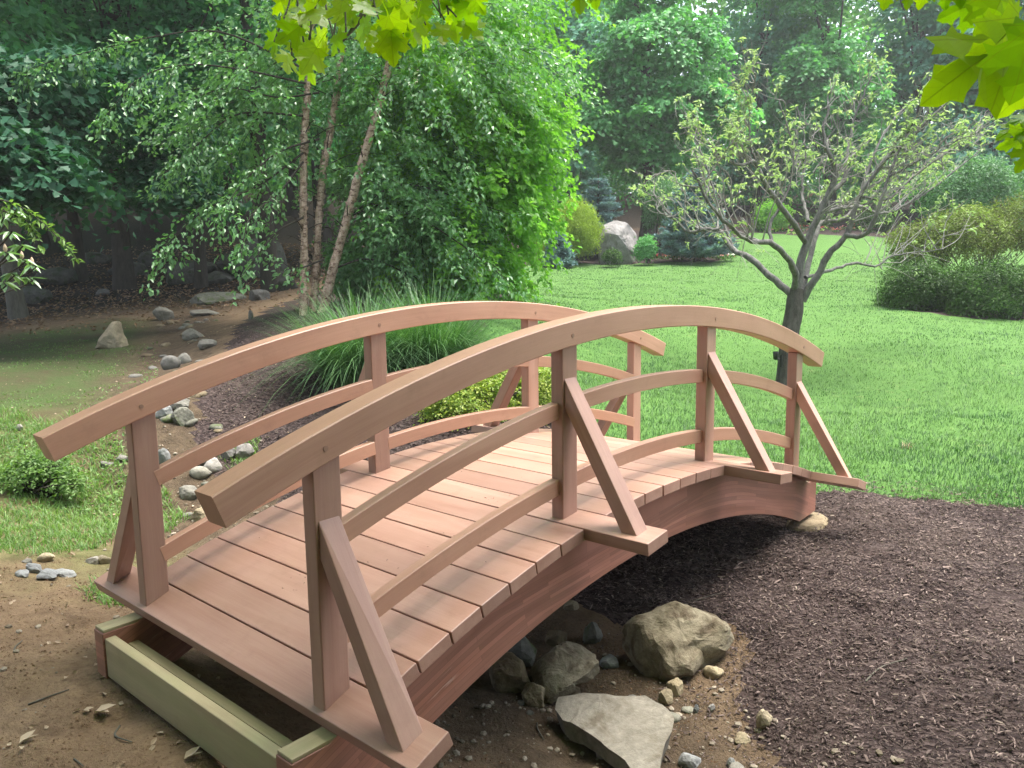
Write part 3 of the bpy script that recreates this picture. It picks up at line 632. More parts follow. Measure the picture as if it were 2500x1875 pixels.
def spray_twigs(S, Dr, ln, droop, r=.004, step=1):
    ts = []; u = np.linspace(0, 1, 5)[:, None]
    for s, d in zip(S[::step], Dr[::step]): ts.append(tube(s+d*ln*u+np.array([0, 0, -1.])*ln*droop*u*u, np.linspace(r, r*.3, 5), 3))
    return ts
bb = G(676, 672); birch = thing('birch_tree', 'river birch clump with three slender peeling tan trunks', 'tree', bb)
rs = np.random.RandomState(5); DB = (bb-CAM)@FW
trk = [[(655, 690, 0), (657, 560, 0), (655, 400, 0), (660, 260, 0), (668, 150, 0), (674, 0, .1), (690, -260, .2)],
       [(674, 690, .1), (684, 560, .12), (694, 400, .2), (714, 280, .25), (733, 150, .3), (745, 0, .4), (765, -300, .5)],
       [(694, 690, -.05), (714, 600, -.1), (745, 490, -.15), (782, 350, -.2), (818, 230, -.25), (848, 110, -.3), (885, -40, -.4), (930, -300, -.5)]]
paths = []
for tr_ in trk:
    p = curve([at(X, Y, DB+d)-bb for X, Y, d in tr_], 40); paths.append(p)
    V, F = tube(p, np.linspace(.060, .034, 40)*(1.2 if tr_ is trk[2] else 1.)*.9, 14, .22, 9, 4); ts = [(V, F)]
    fl = []                                        # curls of peeling bark
    for q in range(330):
        i = rs.randint(2, 34); an = rs.uniform(0, 6.28); r = .060-.0006*i; o = np.array([math.cos(an), math.sin(an), 0]); tg = np.array([-o[1], o[0], 0])
        c = p[i]+(p[i+1]-p[i])*rs.rand()+o*r*.98; w = rs.uniform(.012, .040); h = rs.uniform(.015, .055); out = rs.uniform(.004, .026)
        fl.append([c-tg*w-np.array([0, 0, h])*.5, c+tg*w*.6-np.array([0, 0, h])*.5+o*.003, c+tg*w+np.array([0, 0, h])*.5+o*out, c-tg*w*.5+np.array([0, 0, h])*.6+o*out*.7])
    fl = np.array(fl).reshape(-1, 3); ts.append((fl, np.arange(len(fl)).reshape(-1, 4)))
    obj('trunk', tubes_mesh('trunk', ts, B_BIRCH), birch)
sets, tw = [], []
for (X, Y, D, rad, n, ln, per, dr, bias) in [(940, 120, 11.0, (1.5, 1.5, 1.3), 190, .8, 44, .45, (.3, -.2)), (700, 40, 11.9, (1.2, .8, .7), 70, .7, 36, .4, (0, 0)), (880, 420, 11.3, (.85, .6, 1.0), 150, .65, 40, .6, (.3, -.1)), (930, 500, 11.2, (.8, .6, .6), 90, .6, 40, .6, (.3, -.1)), (850, 420, 12.2, (1.0, .7, 1.0), 80, .7, 40, .6, (.2, -.1)),
                                  (860, 560, 11.9, (.9, .7, .40), 60, .6, 40, .6, (.2, -.1)), (850, 250, 11.9, (.8, .6, .6), 60, .7, 36, .6, (.2, -.1)), (540, 250, 11.3, (.9, 1.0, .7), 70, .75, 30, .5, (-.3, .3)), (600, 120, 11.4, (1.2, 1.2, .7), 70, .7, 30, .45, (-.3, .3)), (930, -330, 11.2, (2.2, 2.2, 1.4), 130, .9, 30, .4, (0, 0))]:
    cen, d = clumps(rs, at(X, Y, D)-bb, rad, n, .25); dd = nrm(d*(1, 1, .45)+np.array([RT[0]*bias[0]*1.5, RT[1]*bias[0]*1.5, -.1])+rs.normal(size=d.shape)*.3)
    sets.append(spray_leaves(rs, cen, dd, ln, int(per*1.05), .078, .050, 'fold', droop=dr)); tw += spray_twigs(cen, dd, ln, dr, .005, 2)
hang = [([(655, 330), (560, 400), (450, 450), (380, 510), (347, 575)], 170), ([(655, 250), (520, 245), (440, 300), (390, 350), (330, 390)], 150), ([(660, 180), (520, 150), (400, 140), (300, 170), (220, 260)], 190),
        ([(655, 350), (600, 420), (540, 470), (520, 560)], 110), ([(690, 300), (600, 330), (520, 400), (470, 480)], 120), ([(660, 150), (480, 70), (330, 80), (200, 110), (90, 140), (50, 170)], 200), ([(655, 470), (600, 500), (550, 560), (520, 600)], 50),
        ([(740, 480), (860, 400), (1000, 430), (1120, 470)], 120), ([(760, 430), (900, 470), (1040, 560), (1130, 640)], 170), ([(700, 560), (640, 580), (600, 560)], 40), ([(720, 580), (800, 560), (900, 600), (1000, 640)], 160), ([(690, 200), (600, 210), (500, 190), (420, 210)], 140)]
for pts, nn in hang:
    dd0 = rs.uniform(-.7, .2); p = curve([at(X, Y, DB+dd0*i/2-.1)-bb for i, (X, Y) in enumerate(pts)], 30); tw.append(tube(p, np.linspace(.016, .003, 30), 5))
    i = rs.randint(6, 29, nn//6); S = p[i]; tg = nrm(p[np.minimum(i+1, 29)]-p[i]); d = nrm(tg*.8+rs.normal(size=(len(i), 3))*.5+np.array([0, 0, -.15]))
    sets.append(spray_leaves(rs, S, d, .30, 16, .070, .042, droop=.6, side=.04)); tw += spray_twigs(S, d, .28, .6, .003)
cr = obj('crown', leaf_mesh('crown', sets, L_BIRCH), birch); cr['kind'] = 'stuff'
for q in range(70):
    p = paths[q % 3]; i = rs.randint(8, 38); an = rs.uniform(0, 6.28); l = rs.uniform(.35, 1.1); o = np.array([math.cos(an), math.sin(an), .25])
    tw.append(tube(curve([p[i], p[i]+o*l*.5+np.array([0, 0, .05]), p[i]+o*l+np.array([0, 0, -.12*l])], 6), np.linspace(.009, .002, 6), 4))
obj('limbs', tubes_mesh('limbs', tw, B_DARK), birch)

# bright leafy tree right of the birch
bt_ = G(858, 628); t2 = thing('leafy_tree', 'bright green leafy tree drooping to the lawn right of the birch trunks', 'tree', bt_)
rs = np.random.RandomState(15); p = curve([(0, 0, -.2), (.05, 0, 1.), (.25, -.2, 2.6), (.5, -.4, 5.5)], 14); D2 = (bt_-CAM)@FW
p2 = curve([RT*.28+np.array([0, 0, -.2]), RT*.30+np.array([0, 0, 1.1]), RT*.9+np.array([0, 0, 3])], 10)
obj('trunk', tubes_mesh('trunk', [tube(p, np.linspace(.11, .05, 14), 12, .12, 6, 3)], B_TAN), t2); obj('trunk', tubes_mesh('trunk', [tube(p2, np.linspace(.13, .04, 10), 10, .15, 6, 4)], B_DARK), t2, label='dark second trunk wrapped in shade')
sets, tw = [], []
for (X, Y, D, rad, n, ln, per, dr) in [(985, 200, 12.3, (1.25, 1.4, 1.3), 300, .75, 48, .5), (1010, 420, 12.2, (.95, 1.1, .8), 230, .7, 48, .6), (985, 560, 11.8, (.75, .8, .40), 140, .55, 46, .7), (1085, 300, 12.0, (.6, .8, .9), 150, .65, 46, .55),
                              (960, 340, 12.6, (1.2, 1.2, 1.3), 150, .7, 44, .5), (1010, -60, 12.4, (1.2, 1.5, .9), 130, .8, 40, .4), (980, -350, 12.6, (2., 2., 1.2), 80, .9, 30, .4)]:
    cen, d = clumps(rs, at(X, Y, D)-bt_, rad, n, .35); dd = nrm(d*(1, 1, .4)+RT*.25+np.array([0, 0, -.12])+rs.normal(size=d.shape)*.28)
    sets.append(spray_leaves(rs, cen, dd, ln, per, .094, .064, 'fold', droop=dr)); tw += spray_twigs(cen, dd, ln, dr, .005, 4)
for q in range(14):
    c = (at(rs.uniform(950, 1150), rs.uniform(50, 560), 12.)-bt_); i = rs.randint(4, 12); tw.append(tube(curve([p[i], (p[i]+c)/2+np.array([0, 0, .25]), c], 9), np.linspace(.022, .005, 9), 6))
cr = obj('crown', leaf_mesh('crown', sets, L_BRIGHT), t2); cr['kind'] = 'stuff'; obj('limbs', tubes_mesh('limbs', tw, B_DARK), t2)

# ------------------------------------------------------------------ the woods on the left and behind
def gxy(X, D):
    p = at(X, 560, D); return np.array([p[0], p[1], h1(p[0], p[1])])
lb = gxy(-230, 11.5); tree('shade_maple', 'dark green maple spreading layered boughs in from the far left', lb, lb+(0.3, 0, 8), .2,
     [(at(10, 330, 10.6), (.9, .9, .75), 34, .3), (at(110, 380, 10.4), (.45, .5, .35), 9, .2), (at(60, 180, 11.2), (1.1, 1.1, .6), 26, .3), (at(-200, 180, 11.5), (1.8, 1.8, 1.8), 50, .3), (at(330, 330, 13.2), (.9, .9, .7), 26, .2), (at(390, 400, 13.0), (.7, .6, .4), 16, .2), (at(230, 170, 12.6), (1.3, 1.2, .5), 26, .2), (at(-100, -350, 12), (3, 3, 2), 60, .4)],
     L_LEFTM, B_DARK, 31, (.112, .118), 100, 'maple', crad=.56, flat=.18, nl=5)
wl = 'dark-trunked woodland tree in the deep shade beyond the dry creek'
for i, (X, D, r, h0, rr) in enumerate([(28, 16.6, .15, 4.9, 2.2), (170, 22, .17, 5.0, 2.6), (266, 21, .23, 5.6, 2.8), (415, 27, .24, 6.5, 3.0), (585, 19, .20, 5.2, 2.6), (95, 27, .2, 6, 3.0), (330, 30, .26, 6.2, 3.2), (505, 31, .22, 6.5, 3.), (700, 25, .25, 5.6, 3.2), (850, 24, .22, 5.4, 3.0),
                                   (-120, 20, .22, 5, 3.), (-300, 26, .25, 6, 3.4), (220, 36, .25, 7, 3.6), (640, 36, .3, 7, 3.8), (430, 20.5, .14, 5.6, 2.0), (900, 33, .3, 7, 4)]):
    b_ = gxy(X, D); lab = {1: 'slender dark trunk on the slope left of the thick dark trunk', 3: 'dark trunk glimpsed through the hanging birch sprays', 5: 'dark trunk farther up the slope between the left-edge tree and the slender trunk', 7: 'dark trunk far back between the birch sprays and the birch trunks', 0: 'woodland tree with a straight grey trunk behind the rhododendron', 2: 'thick dark trunk rising from the shaded slope behind the pointed stone', 4: 'dark woodland trunk close behind the left side of the birch'}.get(i, wl)
    tree('woodland_tree', lab, b_, b_+(random.uniform(-.5, .5), random.uniform(-.5, .5), 9.5), r,
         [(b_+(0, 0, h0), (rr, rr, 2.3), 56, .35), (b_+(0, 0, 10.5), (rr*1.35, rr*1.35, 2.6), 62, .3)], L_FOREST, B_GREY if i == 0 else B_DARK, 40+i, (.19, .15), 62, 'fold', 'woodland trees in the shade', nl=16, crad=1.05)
def woods(name, label, pts, L, n, per, leaf, mat, seed):
    rs = np.random.RandomState(seed); C = []
    for X0, X1, Y0, Y1, D0, D1, k in pts:
        for q in range(k): C.append(at(rs.uniform(X0, X1), rs.uniform(Y0, Y1), rs.uniform(D0, D1)))
    C = np.array(C); gz_ = H(C[:, 0], C[:, 1]); C = C[C[:, 2] > gz_+.2]
    d = nrm(rs.normal(size=C.shape)*(1, 1, .3)-FW*.6); s = clump_leaves(rs, C, d, per, L, leaf, leaf*.8, 'fold', .35, .6)
    me = leaf_mesh(name, [s], mat); o = obj(name, me); o['kind'] = 'stuff'; tagd(o, label, 'woods'); return o
woods('far_woods', 'sunlit far woods glimpsed between the dark trunks', [(-500, 1350, -60, 470, 44, 58, 950), (250, 800, 250, 470, 42, 50, 260), (1200, 2700, -200, 480, 50, 62, 1150)], 2.3, 0, 38, .52, L_FARB, 77)
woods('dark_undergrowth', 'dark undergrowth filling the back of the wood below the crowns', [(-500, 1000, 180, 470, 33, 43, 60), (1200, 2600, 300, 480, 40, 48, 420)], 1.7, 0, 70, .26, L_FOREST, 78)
rs = np.random.RandomState(61); C = []  # leaf mass above the frame, added to darken the wood on the left
for q in range(900):
    D = rs.uniform(12, 42); p = at(rs.uniform(-1100, 900), 500, D); C.append((p[0], p[1], rs.uniform(8.5, 14)+.09*D))
C = np.array(C); C = C[vnoise(C, .35, 3) > -.35]; s_ = clump_leaves(rs, C, nrm(rs.normal(size=C.shape)), 46, 1.3, .42, .36)
hc = tagd(obj('unseen_shade_canopy', leaf_mesh('unseen_shade_canopy', [s_], L_FOREST)), 'unseen high leaf canopy added to shade the wood on the left', 'woods'); hc['kind'] = 'stuff'
C = []                                             # unseen foliage added behind the viewer to block sky light from that side
for q in range(800):
    a_ = YAW+math.pi+rs.uniform(-1.25, 1.15); r_ = rs.uniform(5.5, 13); C.append((CAM[0]+r_*math.cos(a_), CAM[1]+r_*math.sin(a_), rs.uniform(.3, 9.5)))
C = np.array(C); s_ = clump_leaves(rs, C, nrm(rs.normal(size=C.shape)), 46, 1.2, .34, .28)
nw = tagd(obj('unseen_shade_wood', leaf_mesh('unseen_shade_wood', [s_], L_FOREST)), 'unseen leafy mass added behind the near bank to block sky light', 'woods'); nw['kind'] = 'stuff'
# right-hand background trees
def btree(label, X, D, r, crowns, leafm, seed, leaf=(.24, .20), per=75, crad=1.0, kind='fold', name='maple_tree', grp=None, nl=14):
    b_ = gxy(X, D); cs = [(at(x, y, d), rad, n, sh) for x, y, d, rad, n, sh in crowns]; top = cs[-1][0]
    return tree(name, label, b_, np.array([b_[0]*.6+top[0]*.4, b_[1]*.6+top[1]*.4, b_[2]+8.5]), r, cs, leafm, B_DARK, seed, leaf, per, kind, grp, nl, crad=crad)
btree('broad mid-green maple behind the gold shrub and boulder', 1400, 30, .3, [(1410, 150, 29.5, (2.9, 2.6, 2.6), 210, .5), (1300, 255, 29, (1.2, 1.5, .8), 36, .4), (1530, 240, 29, (1.3, 1.5, 1.0), 44, .4), (1400, 330, 30.5, (2.2, 1.6, .9), 60, .4), (1400, -130, 30, (3.0, 2.6, 2.2), 90, .5)], L_MAPLE, 91, (.165, .155), 115, .62, 'maple')
btree('blue-green maple with layered boughs above the middle of the apple tree', 1790, 36, .3, [(1780, 190, 35, (2.6, 2.4, 2.6), 170, .45), (1850, 330, 35, (2.2, 2, 1.0), 60, .4), (1760, -80, 36, (3.2, 2.6, 2.6), 110, .5)], L_MAPLE, 92, (.19, .17), 95, .68, 'maple')
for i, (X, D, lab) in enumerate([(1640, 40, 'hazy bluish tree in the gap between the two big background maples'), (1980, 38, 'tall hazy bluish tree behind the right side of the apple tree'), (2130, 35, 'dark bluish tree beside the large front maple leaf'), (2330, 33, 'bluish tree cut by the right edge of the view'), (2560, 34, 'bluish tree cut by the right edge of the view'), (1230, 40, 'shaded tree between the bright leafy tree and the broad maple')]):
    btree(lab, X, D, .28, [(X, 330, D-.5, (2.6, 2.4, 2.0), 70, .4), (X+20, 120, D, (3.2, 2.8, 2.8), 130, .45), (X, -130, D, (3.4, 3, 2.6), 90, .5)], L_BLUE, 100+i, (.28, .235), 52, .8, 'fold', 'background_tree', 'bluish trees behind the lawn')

# ------------------------------------------------------------------ apple tree on the lawn
ab = G(1697, 830); DA = (ab-CAM)@FW; apple = thing('apple_tree', 'old pruned apple tree with bare crooked limbs and sparse pale leaves', 'tree', ab); rs = np.random.RandomState(9)
def r3(x, y, d=0): return at((1600+.40687*x)/1.1302, .40687*y/1.1302, DA+d)-ab
def r6(x, y, d=0): return at((1600+.40687*x)/1.1302, (600+.40687*y)/1.1302, DA+d)-ab
tp = curve([(0, 0, -.12), r6(790, 700), r6(800, 560), r6(828, 420), r6(838, 330), r6(845, 260)], 18)
ra_ = np.interp(np.linspace(0, 1, 18), [0, .15, .5, .8, 1], [.135, .105, .098, .10, .085])
obj('trunk', tubes_mesh('trunk', [tube(tp, ra_, 16, .10, 5, 8)], B_APPLET), apple)
LIMBS = [([r6(845, 300), r6(870, 120, -.05), r3(915, 1450, -.1), r3(975, 1300, -.15), r3(1040, 1160, -.2), r3(1085, 1020, -.25), r3(1035, 900, -.3), r3(1005, 780, -.3), r3(1040, 640, -.3)], .062),
         ([r3(1040, 1160, -.2), r3(1130, 1090, -.1), r3(1150, 950, 0), r3(1175, 780, .1), r3(1220, 640, .1), r3(1300, 450, .1)], .034),
         ([r6(870, 280, .05), r3(930, 1560, .2), r3(965, 1400, .3), r3(1010, 1330, .45), r3(1140, 1310, .6), r3(1230, 1150, .7), r3(1340, 860, .8), r3(1500, 640, .9)], .045),
         ([r6(880, 330), r6(960, 200, -.1), r3(1035, 1530, -.2), r3(1145, 1410, -.3), r3(1230, 1180, -.35), r3(1380, 960, -.45), r3(1580, 780, -.5), r3(1760, 600, -.5)], .055),
         ([r3(1145, 1410, -.3), r3(1260, 1410, -.5), r3(1330, 1270, -.6), r3(1400, 1060, -.6), r3(1490, 850, -.6), r3(1650, 560, -.6)], .036),
         ([r6(815, 290), r6(700, 190, .1), r6(560, 75, .25), r3(470, 1500, .35), r3(390, 1390, .45), r3(300, 1370, .5), r3(200, 1390, .6), r3(60, 1260, .7)], .055),
         ([r6(845, 290), r3(830, 1600, -.25), r3(700, 1465, -.5), r3(560, 1440, -.7), r3(440, 1350, -.85), r3(330, 1230, -.95), r3(220, 1020, -1.0)], .05),
         ([r3(900, 1450, -.1), r3(820, 1330, -.3), r3(725, 1200, -.45), r3(650, 1080, -.55), r3(600, 975, -.6), r3(500, 990, -.7), r3(400, 940, -.75), r3(280, 820, -.8)], .042),
         ([r3(700, 1465, -.5), r3(685, 1350, -.4), r3(740, 1250, -.35), r3(815, 1080, -.3), r3(820, 860, -.3), r3(740, 600, -.3)], .025),
         ([r3(920, 1330, -.1), r3(890, 1200, .2), r3(880, 1080, .3), r3(905, 900, .35), r3(850, 640, .35)], .026),
         ([r6(900, 190, 0), r6(1060, 145, .3), r6(1190, 105, .5), r6(1330, 120, .7), r6(1420, 60, .8), r6(1570, 40, .9), r6(1720, 20, .9)], .026),
         ([r3(1010, 1270, 0), r3(1200, 1240, .4), r3(1350, 1280, .6), r3(1480, 1240, .8), r3(1700, 1100, .9), r3(1950, 900, 1.0)], .030),
         ([r3(600, 975, -.6), r3(570, 850, -.6), r3(560, 700, -.6), r3(600, 470, -.6)], .016), ([r3(470, 1500, .35), r3(380, 1250, .6), r3(300, 980, .7), r3(180, 700, .8)], .022),
         ([r3(1400, 1060, -.6), r3(1500, 1010, -.7), r3(1700, 900, -.8), r3(1950, 780, -.8)], .018), ([r3(1230, 1180, -.35), r3(1400, 1190, -.3), r3(1560, 1050, -.2), r3(1850, 850, -.2)], .020)]
limbt, twt, ends = [], [], []
for pts, r in LIMBS:
    r *= .86; p = curve(pts, 26); p[1:-1] += rs.normal(size=(24, 3))*.006; V = tube(p, np.linspace(r, r*.28, 26), 9, .16, 8, 3)
    obj('limb', tubes_mesh('limb', [V], B_APPLE), apple)
    nb = 13 if r > .03 else 9
    for q in range(nb):
        i = int(26*rs.uniform(.32, 1)); i = min(i, 25); s = p[i]; hz = s*np.array([1, 1, 0]); hz = hz/max(.3, np.linalg.norm(hz))
        d = nrm(hz*.55+np.array([0, 0, .9])+rs.normal(size=3)*.38); l = rs.uniform(.35, .85)*(1.2 if s[2] < 1.7 else .85)
        if s[2]+l*d[2] > 2.75: l *= .4
        side = rs.normal(size=3)*.13; c = curve([s, s+d*l*.4+side*.6, s+d*l*.75+side*.2+np.array([0, 0, .05]), s+d*l+side], 9)
        twt.append(tube(c, np.linspace(max(.007, r*.22), .003, 9), 5))
        for j in range(rs.randint(4, 7)):
            k = rs.randint(3, 9); s2 = c[min(k, 8)]; d2 = nrm(d*.7+rs.normal(size=3)*.65+np.array([0, 0, .25])); l2 = rs.uniform(.10, .36)
            c2 = curve([s2, s2+d2*l2*.5+rs.normal(size=3)*.02, s2+d2*l2+np.array([0, 0, .02])], 5); twt.append(tube(c2, np.linspace(.004, .0018, 5), 3))
            ends += [c2[-1], c2[2]] if rs.rand() < .62 else [c2[-1]]
        ends.append(c[-1])
for q in range(46):                                # fine hanging twigs low on the left and right
    s = LIMBS[[5, 6, 10, 3][q % 4]][0]; s = curve(s, 20)[rs.randint(7, 18)]; d = nrm(rs.normal(size=3)*(1, 1, .4)+(0, 0, -.25)); l = rs.uniform(.15, .5)
    c2 = curve([s, s+d*l*.5+(0, 0, -.05), s+d*l+(0, 0, -.16)], 6); twt.append(tube(c2, np.linspace(.004, .0015, 6), 3)); ends += [c2[-1]] if q % 2 else []
for q in range(120):
    pts, r = LIMBS[rs.randint(len(LIMBS))]; p = curve(pts, 26); s = p[rs.randint(10, 26)]; hz = s*np.array([1, 1, 0]); hz = hz/max(.3, np.linalg.norm(hz))
    d = nrm(hz*.7+np.array([0, 0, .75])+RT*.12+rs.normal(size=3)*.18); l = rs.uniform(.4, 1.0); l = min(l, max(.2, (2.85-s[2])/max(d[2], .2)))
    c = curve([s, s+d*l*.5+rs.normal(size=3)*.03, s+d*l], 7); twt.append(tube(c, np.linspace(.0065, .0022, 7), 4)); ends += [c[-1], c[5]] if q % 2 else [c[-1]]
obj('twigs', tubes_mesh('twigs', twt, B_TWIG), apple)
ends = np.array(ends); ends = ends[rs.rand(len(ends)) < .4]; idx = np.repeat(np.arange(len(ends)), 6); k = len(idx)
P = ends[idx]+rs.normal(size=(k, 3))*.018; A = rs.normal(size=(k, 3))*(1, 1, .5)+(0, 0, -.15)
sl_ = leafset(P, A, rs.normal(size=(k, 3))*.4+(0, 0, 1), .058*(.6+.7*rs.rand(k)), .025, 'oval', .3, .3)
cr = obj('crown', leaf_mesh('crown', [(sl_, rs.rand(k))], L_APPLE), apple); cr['kind'] = 'stuff'
# garden spotlight strapped to the apple trunk
gp = at(1682, 776, DA-.12); gl = thing('garden_spotlight', 'small black garden spotlight strapped to the apple trunk', 'spotlight', gp)
def cyl(a, b, r0, r1, seg=12):
    V, F = tube(np.array([a, a, b, b], float), [0.001, r0, r1, .001], seg); return V, F
obj('mount', tubes_mesh('mount', [tube(np.array([(0, 0, -.09), (0, 0, .05)])+RT*.03, [.016, .016], 8)], METAL), gl)
obj('lamp_head', tubes_mesh('lamp_head', [tube(np.array([(0, 0, -.01), (0, 0, .0), (0, 0, .085), (0, 0, .09)])-RT*.035, [.004, .026, .034, .030], 14)], METAL), gl)
obj('arm', tubes_mesh('arm', [tube(np.array([RT*-.035, RT*.03]), [.009, .009], 8)], METAL), gl)
obj('cable', tubes_mesh('cable', [tube(curve([RT*.03+np.array([0, 0, -.09]), RT*.01+np.array([0, 0, -.2]), RT*-.02+np.array([0, 0, -.36])], 8), [.006]*8, 6)], METAL), gl)

# ------------------------------------------------------------------ shrubs
def shrub(name, label, cat, base, blobs, leafm, seed, leaf=(.04, .025), per=40, crad=.16, kind='fold', group=None, flat=.5, up=.35, stem=B_DARK, nstem=16, droop=.1, shell=.62):
    rs = np.random.RandomState(seed); base = np.asarray(base, float); t = thing(name, label, cat, base, group); sets, cc = [], []
    for c, rad, n in blobs:
        c = np.asarray(c)-base; cen, d = clumps(rs, c, rad, n, shell, -.75); cen[:, 2] = np.maximum(cen[:, 2], .02); cc.append(cen); sets.append(clump_leaves(rs, cen, d, per, crad, leaf[0], leaf[1], kind, flat, up, droop))
    f = obj('foliage', leaf_mesh('foliage', sets, leafm), t); f['kind'] = 'stuff'; cc = np.concatenate(cc)
    ts = []
    for c in cc[rs.permutation(len(cc))[:nstem]]: ts.append(tube(curve([rs.normal(size=3)*(.06, .06, 0)+(0, 0, -.05), c*.5+rs.normal(size=3)*.04, c], 6), np.linspace(.012, .003, 6)*max(1, rad[0]), 5))
    obj('stems', tubes_mesh('stems', ts, stem), t); return t
def fpt(X, Y): return G(X, Y)
def cen(X, Y, b): return at(X, Y, (b-CAM)@FW)
def sz(px, b): return px*1.1302*((b-CAM)@FW)/FPX
b = fpt(2000, 672); dz = np.array([0, 0, 1.])
shrub('hedge_shrub', 'dark clipped azalea mound at the left end of the hedge bed', 'shrub', b+FW*.5, [(cen(2010, 622, b)+FW*.5, (sz(88, b), .7, sz(72, b)), 300)], L_HEDGE, 201, (.05, .024), 60, .17, group='dark clipped mounds')
b = fpt(2190, 690); shrub('hedge_shrub', 'dark clipped azalea mound reaching the right edge of the view', 'shrub', b+FW*.6, [(cen(2170, 625, b)+FW*.5, (sz(112, b), .8, sz(78, b)), 340), (cen(2290, 625, b)+FW*.6, (sz(100, b), .8, sz(80, b)), 150)], L_HEDGE, 202, (.05, .024), 60, .17, group='dark clipped mounds')
b = gxy(2120, 17); shrub('azalea_shrub', 'azalea with yellow-green tips and reddish inner leaves above the dark mounds', 'shrub', b, [(at(2100, 505, 17), (1.3, .9, .62), 190), (at(2230, 480, 17), (1.0, .9, .75), 120), (at(1985, 520, 17), (.6, .6, .4), 60)], L_AZA, 203, (.07, .03), 60, .22)
b = gxy(2130, 21); shrub('rounded_shrub', 'large pale green rounded shrub behind the azalea', 'shrub', b, [(at(2090, 420, 21), (1.25, 1.2, .95), 210), (at(2230, 430, 21), (1.2, 1.2, 1.0), 120)], L_PALE, 204, (.085, .045), 70, .3)
b = gxy(1990, 19.5); shrub('rounded_shrub', 'mid-green shrub left of the azalea under the apple boughs', 'shrub', b, [(at(1985, 545, 19.5), (.75, .7, .55), 110)], L_HEDGE, 214, (.07, .035), 60, .24)
b = fpt(1240, 571); shrub('gold_shrub', 'rounded golden yellow conifer shrub beside the pale boulder', 'shrub', b+FW*.8, [(at(1243, 500, 24.8), (.86, .8, .98), 420), (at(1195, 530, 24.6), (.5, .5, .6), 90)], L_GOLD, 205, (.09, .022), 60, .26, flat=.7, up=.1, droop=.9)
b = fpt(1335, 566); shrub('low_shrub', 'low dark green shrub at the foot of the pale boulder', 'shrub', b, [(at(1322, 553, 24), (.32, .3, .18), 50)], L_HEDGE, 206, (.06, .03), 50, .13)
b = fpt(1400, 566); shrub('low_shrub', 'leafy perennials right of the pale boulder', 'shrub', b, [(at(1395, 535, 24.5), (.34, .3, .36), 60)], L_MAPLE, 207, (.07, .035), 50, .15)
b = gxy(1415, 27); shrub('weeping_shrub', 'pale green arching shrub between the two blue spruces', 'shrub', b, [(at(1440, 440, 27), (.9, .8, 1.0), 130)], L_PALE, 208, (.10, .04), 60, .32, up=.2, droop=.9)
b = gxy(1660, 33); shrub('rounded_shrub', 'green shrub with a few orange blooms behind the apple limbs', 'shrub', b, [(at(1668, 470, 33), (.75, .7, .7), 120)], L_BRIGHT, 209, (.10, .05), 55, .28)
b = gxy(1760, 34); shrub('rounded_shrub', 'low green shrub behind the far red flowers', 'shrub', b, [(at(1890, 478, 33), (.9, .7, .5), 100), (at(1760, 480, 34), (.7, .7, .35), 60)], L_HEDGE, 210, (.10, .05), 55, .26)
b = G(1040, 893); shrub('spirea_shrub', 'yellow-green spirea growing behind the far railing', 'shrub', b, [(at(1000, 872, 6.3), (.36, .34, .26), 170), (at(1085, 850, 6.6), (.44, .4, .34), 210), (at(1165, 860, 6.7), (.32, .3, .30), 120)], L_SPIR, 211, (.026, .017), 70, .10, flat=.4, up=.55)
b = G(78, 1066); shrub('small_bush', 'small leafy green bush on the grass at the left edge', 'bush', b, [(at(85, 1012, (b-CAM)@FW), (.27, .26, .16), 90), (at(30, 1035, (b-CAM)@FW), (.16, .2, .12), 30), (at(150, 1035, (b-CAM)@FW-.1), (.15, .14, .09), 24)], L_WEED, 212, (.032, .020), 24, .085, flat=.6, up=.5, nstem=60, shell=.25)
b = G(760, 640); shrub('understory_shrub', 'bluish leafy undergrowth at the foot of the birch trunks', 'shrub', b, [(at(790, 600, 12.3), (.55, .5, .36), 110), (at(745, 560, 12.4), (.3, .3, .25), 30)], L_BIRCH, 213, (.07, .042), 40, .2, 'oval')
b = G(965, 645); shrub('understory_shrub', 'dark green undergrowth below the bright tree, beside the lawn', 'shrub', b, [(at(985, 600, 13.4), (.75, .6, .36), 130), (at(1080, 590, 13.6), (.4, .4, .22), 40)], L_MAPLE, 215, (.07, .042), 44, .2, 'oval')
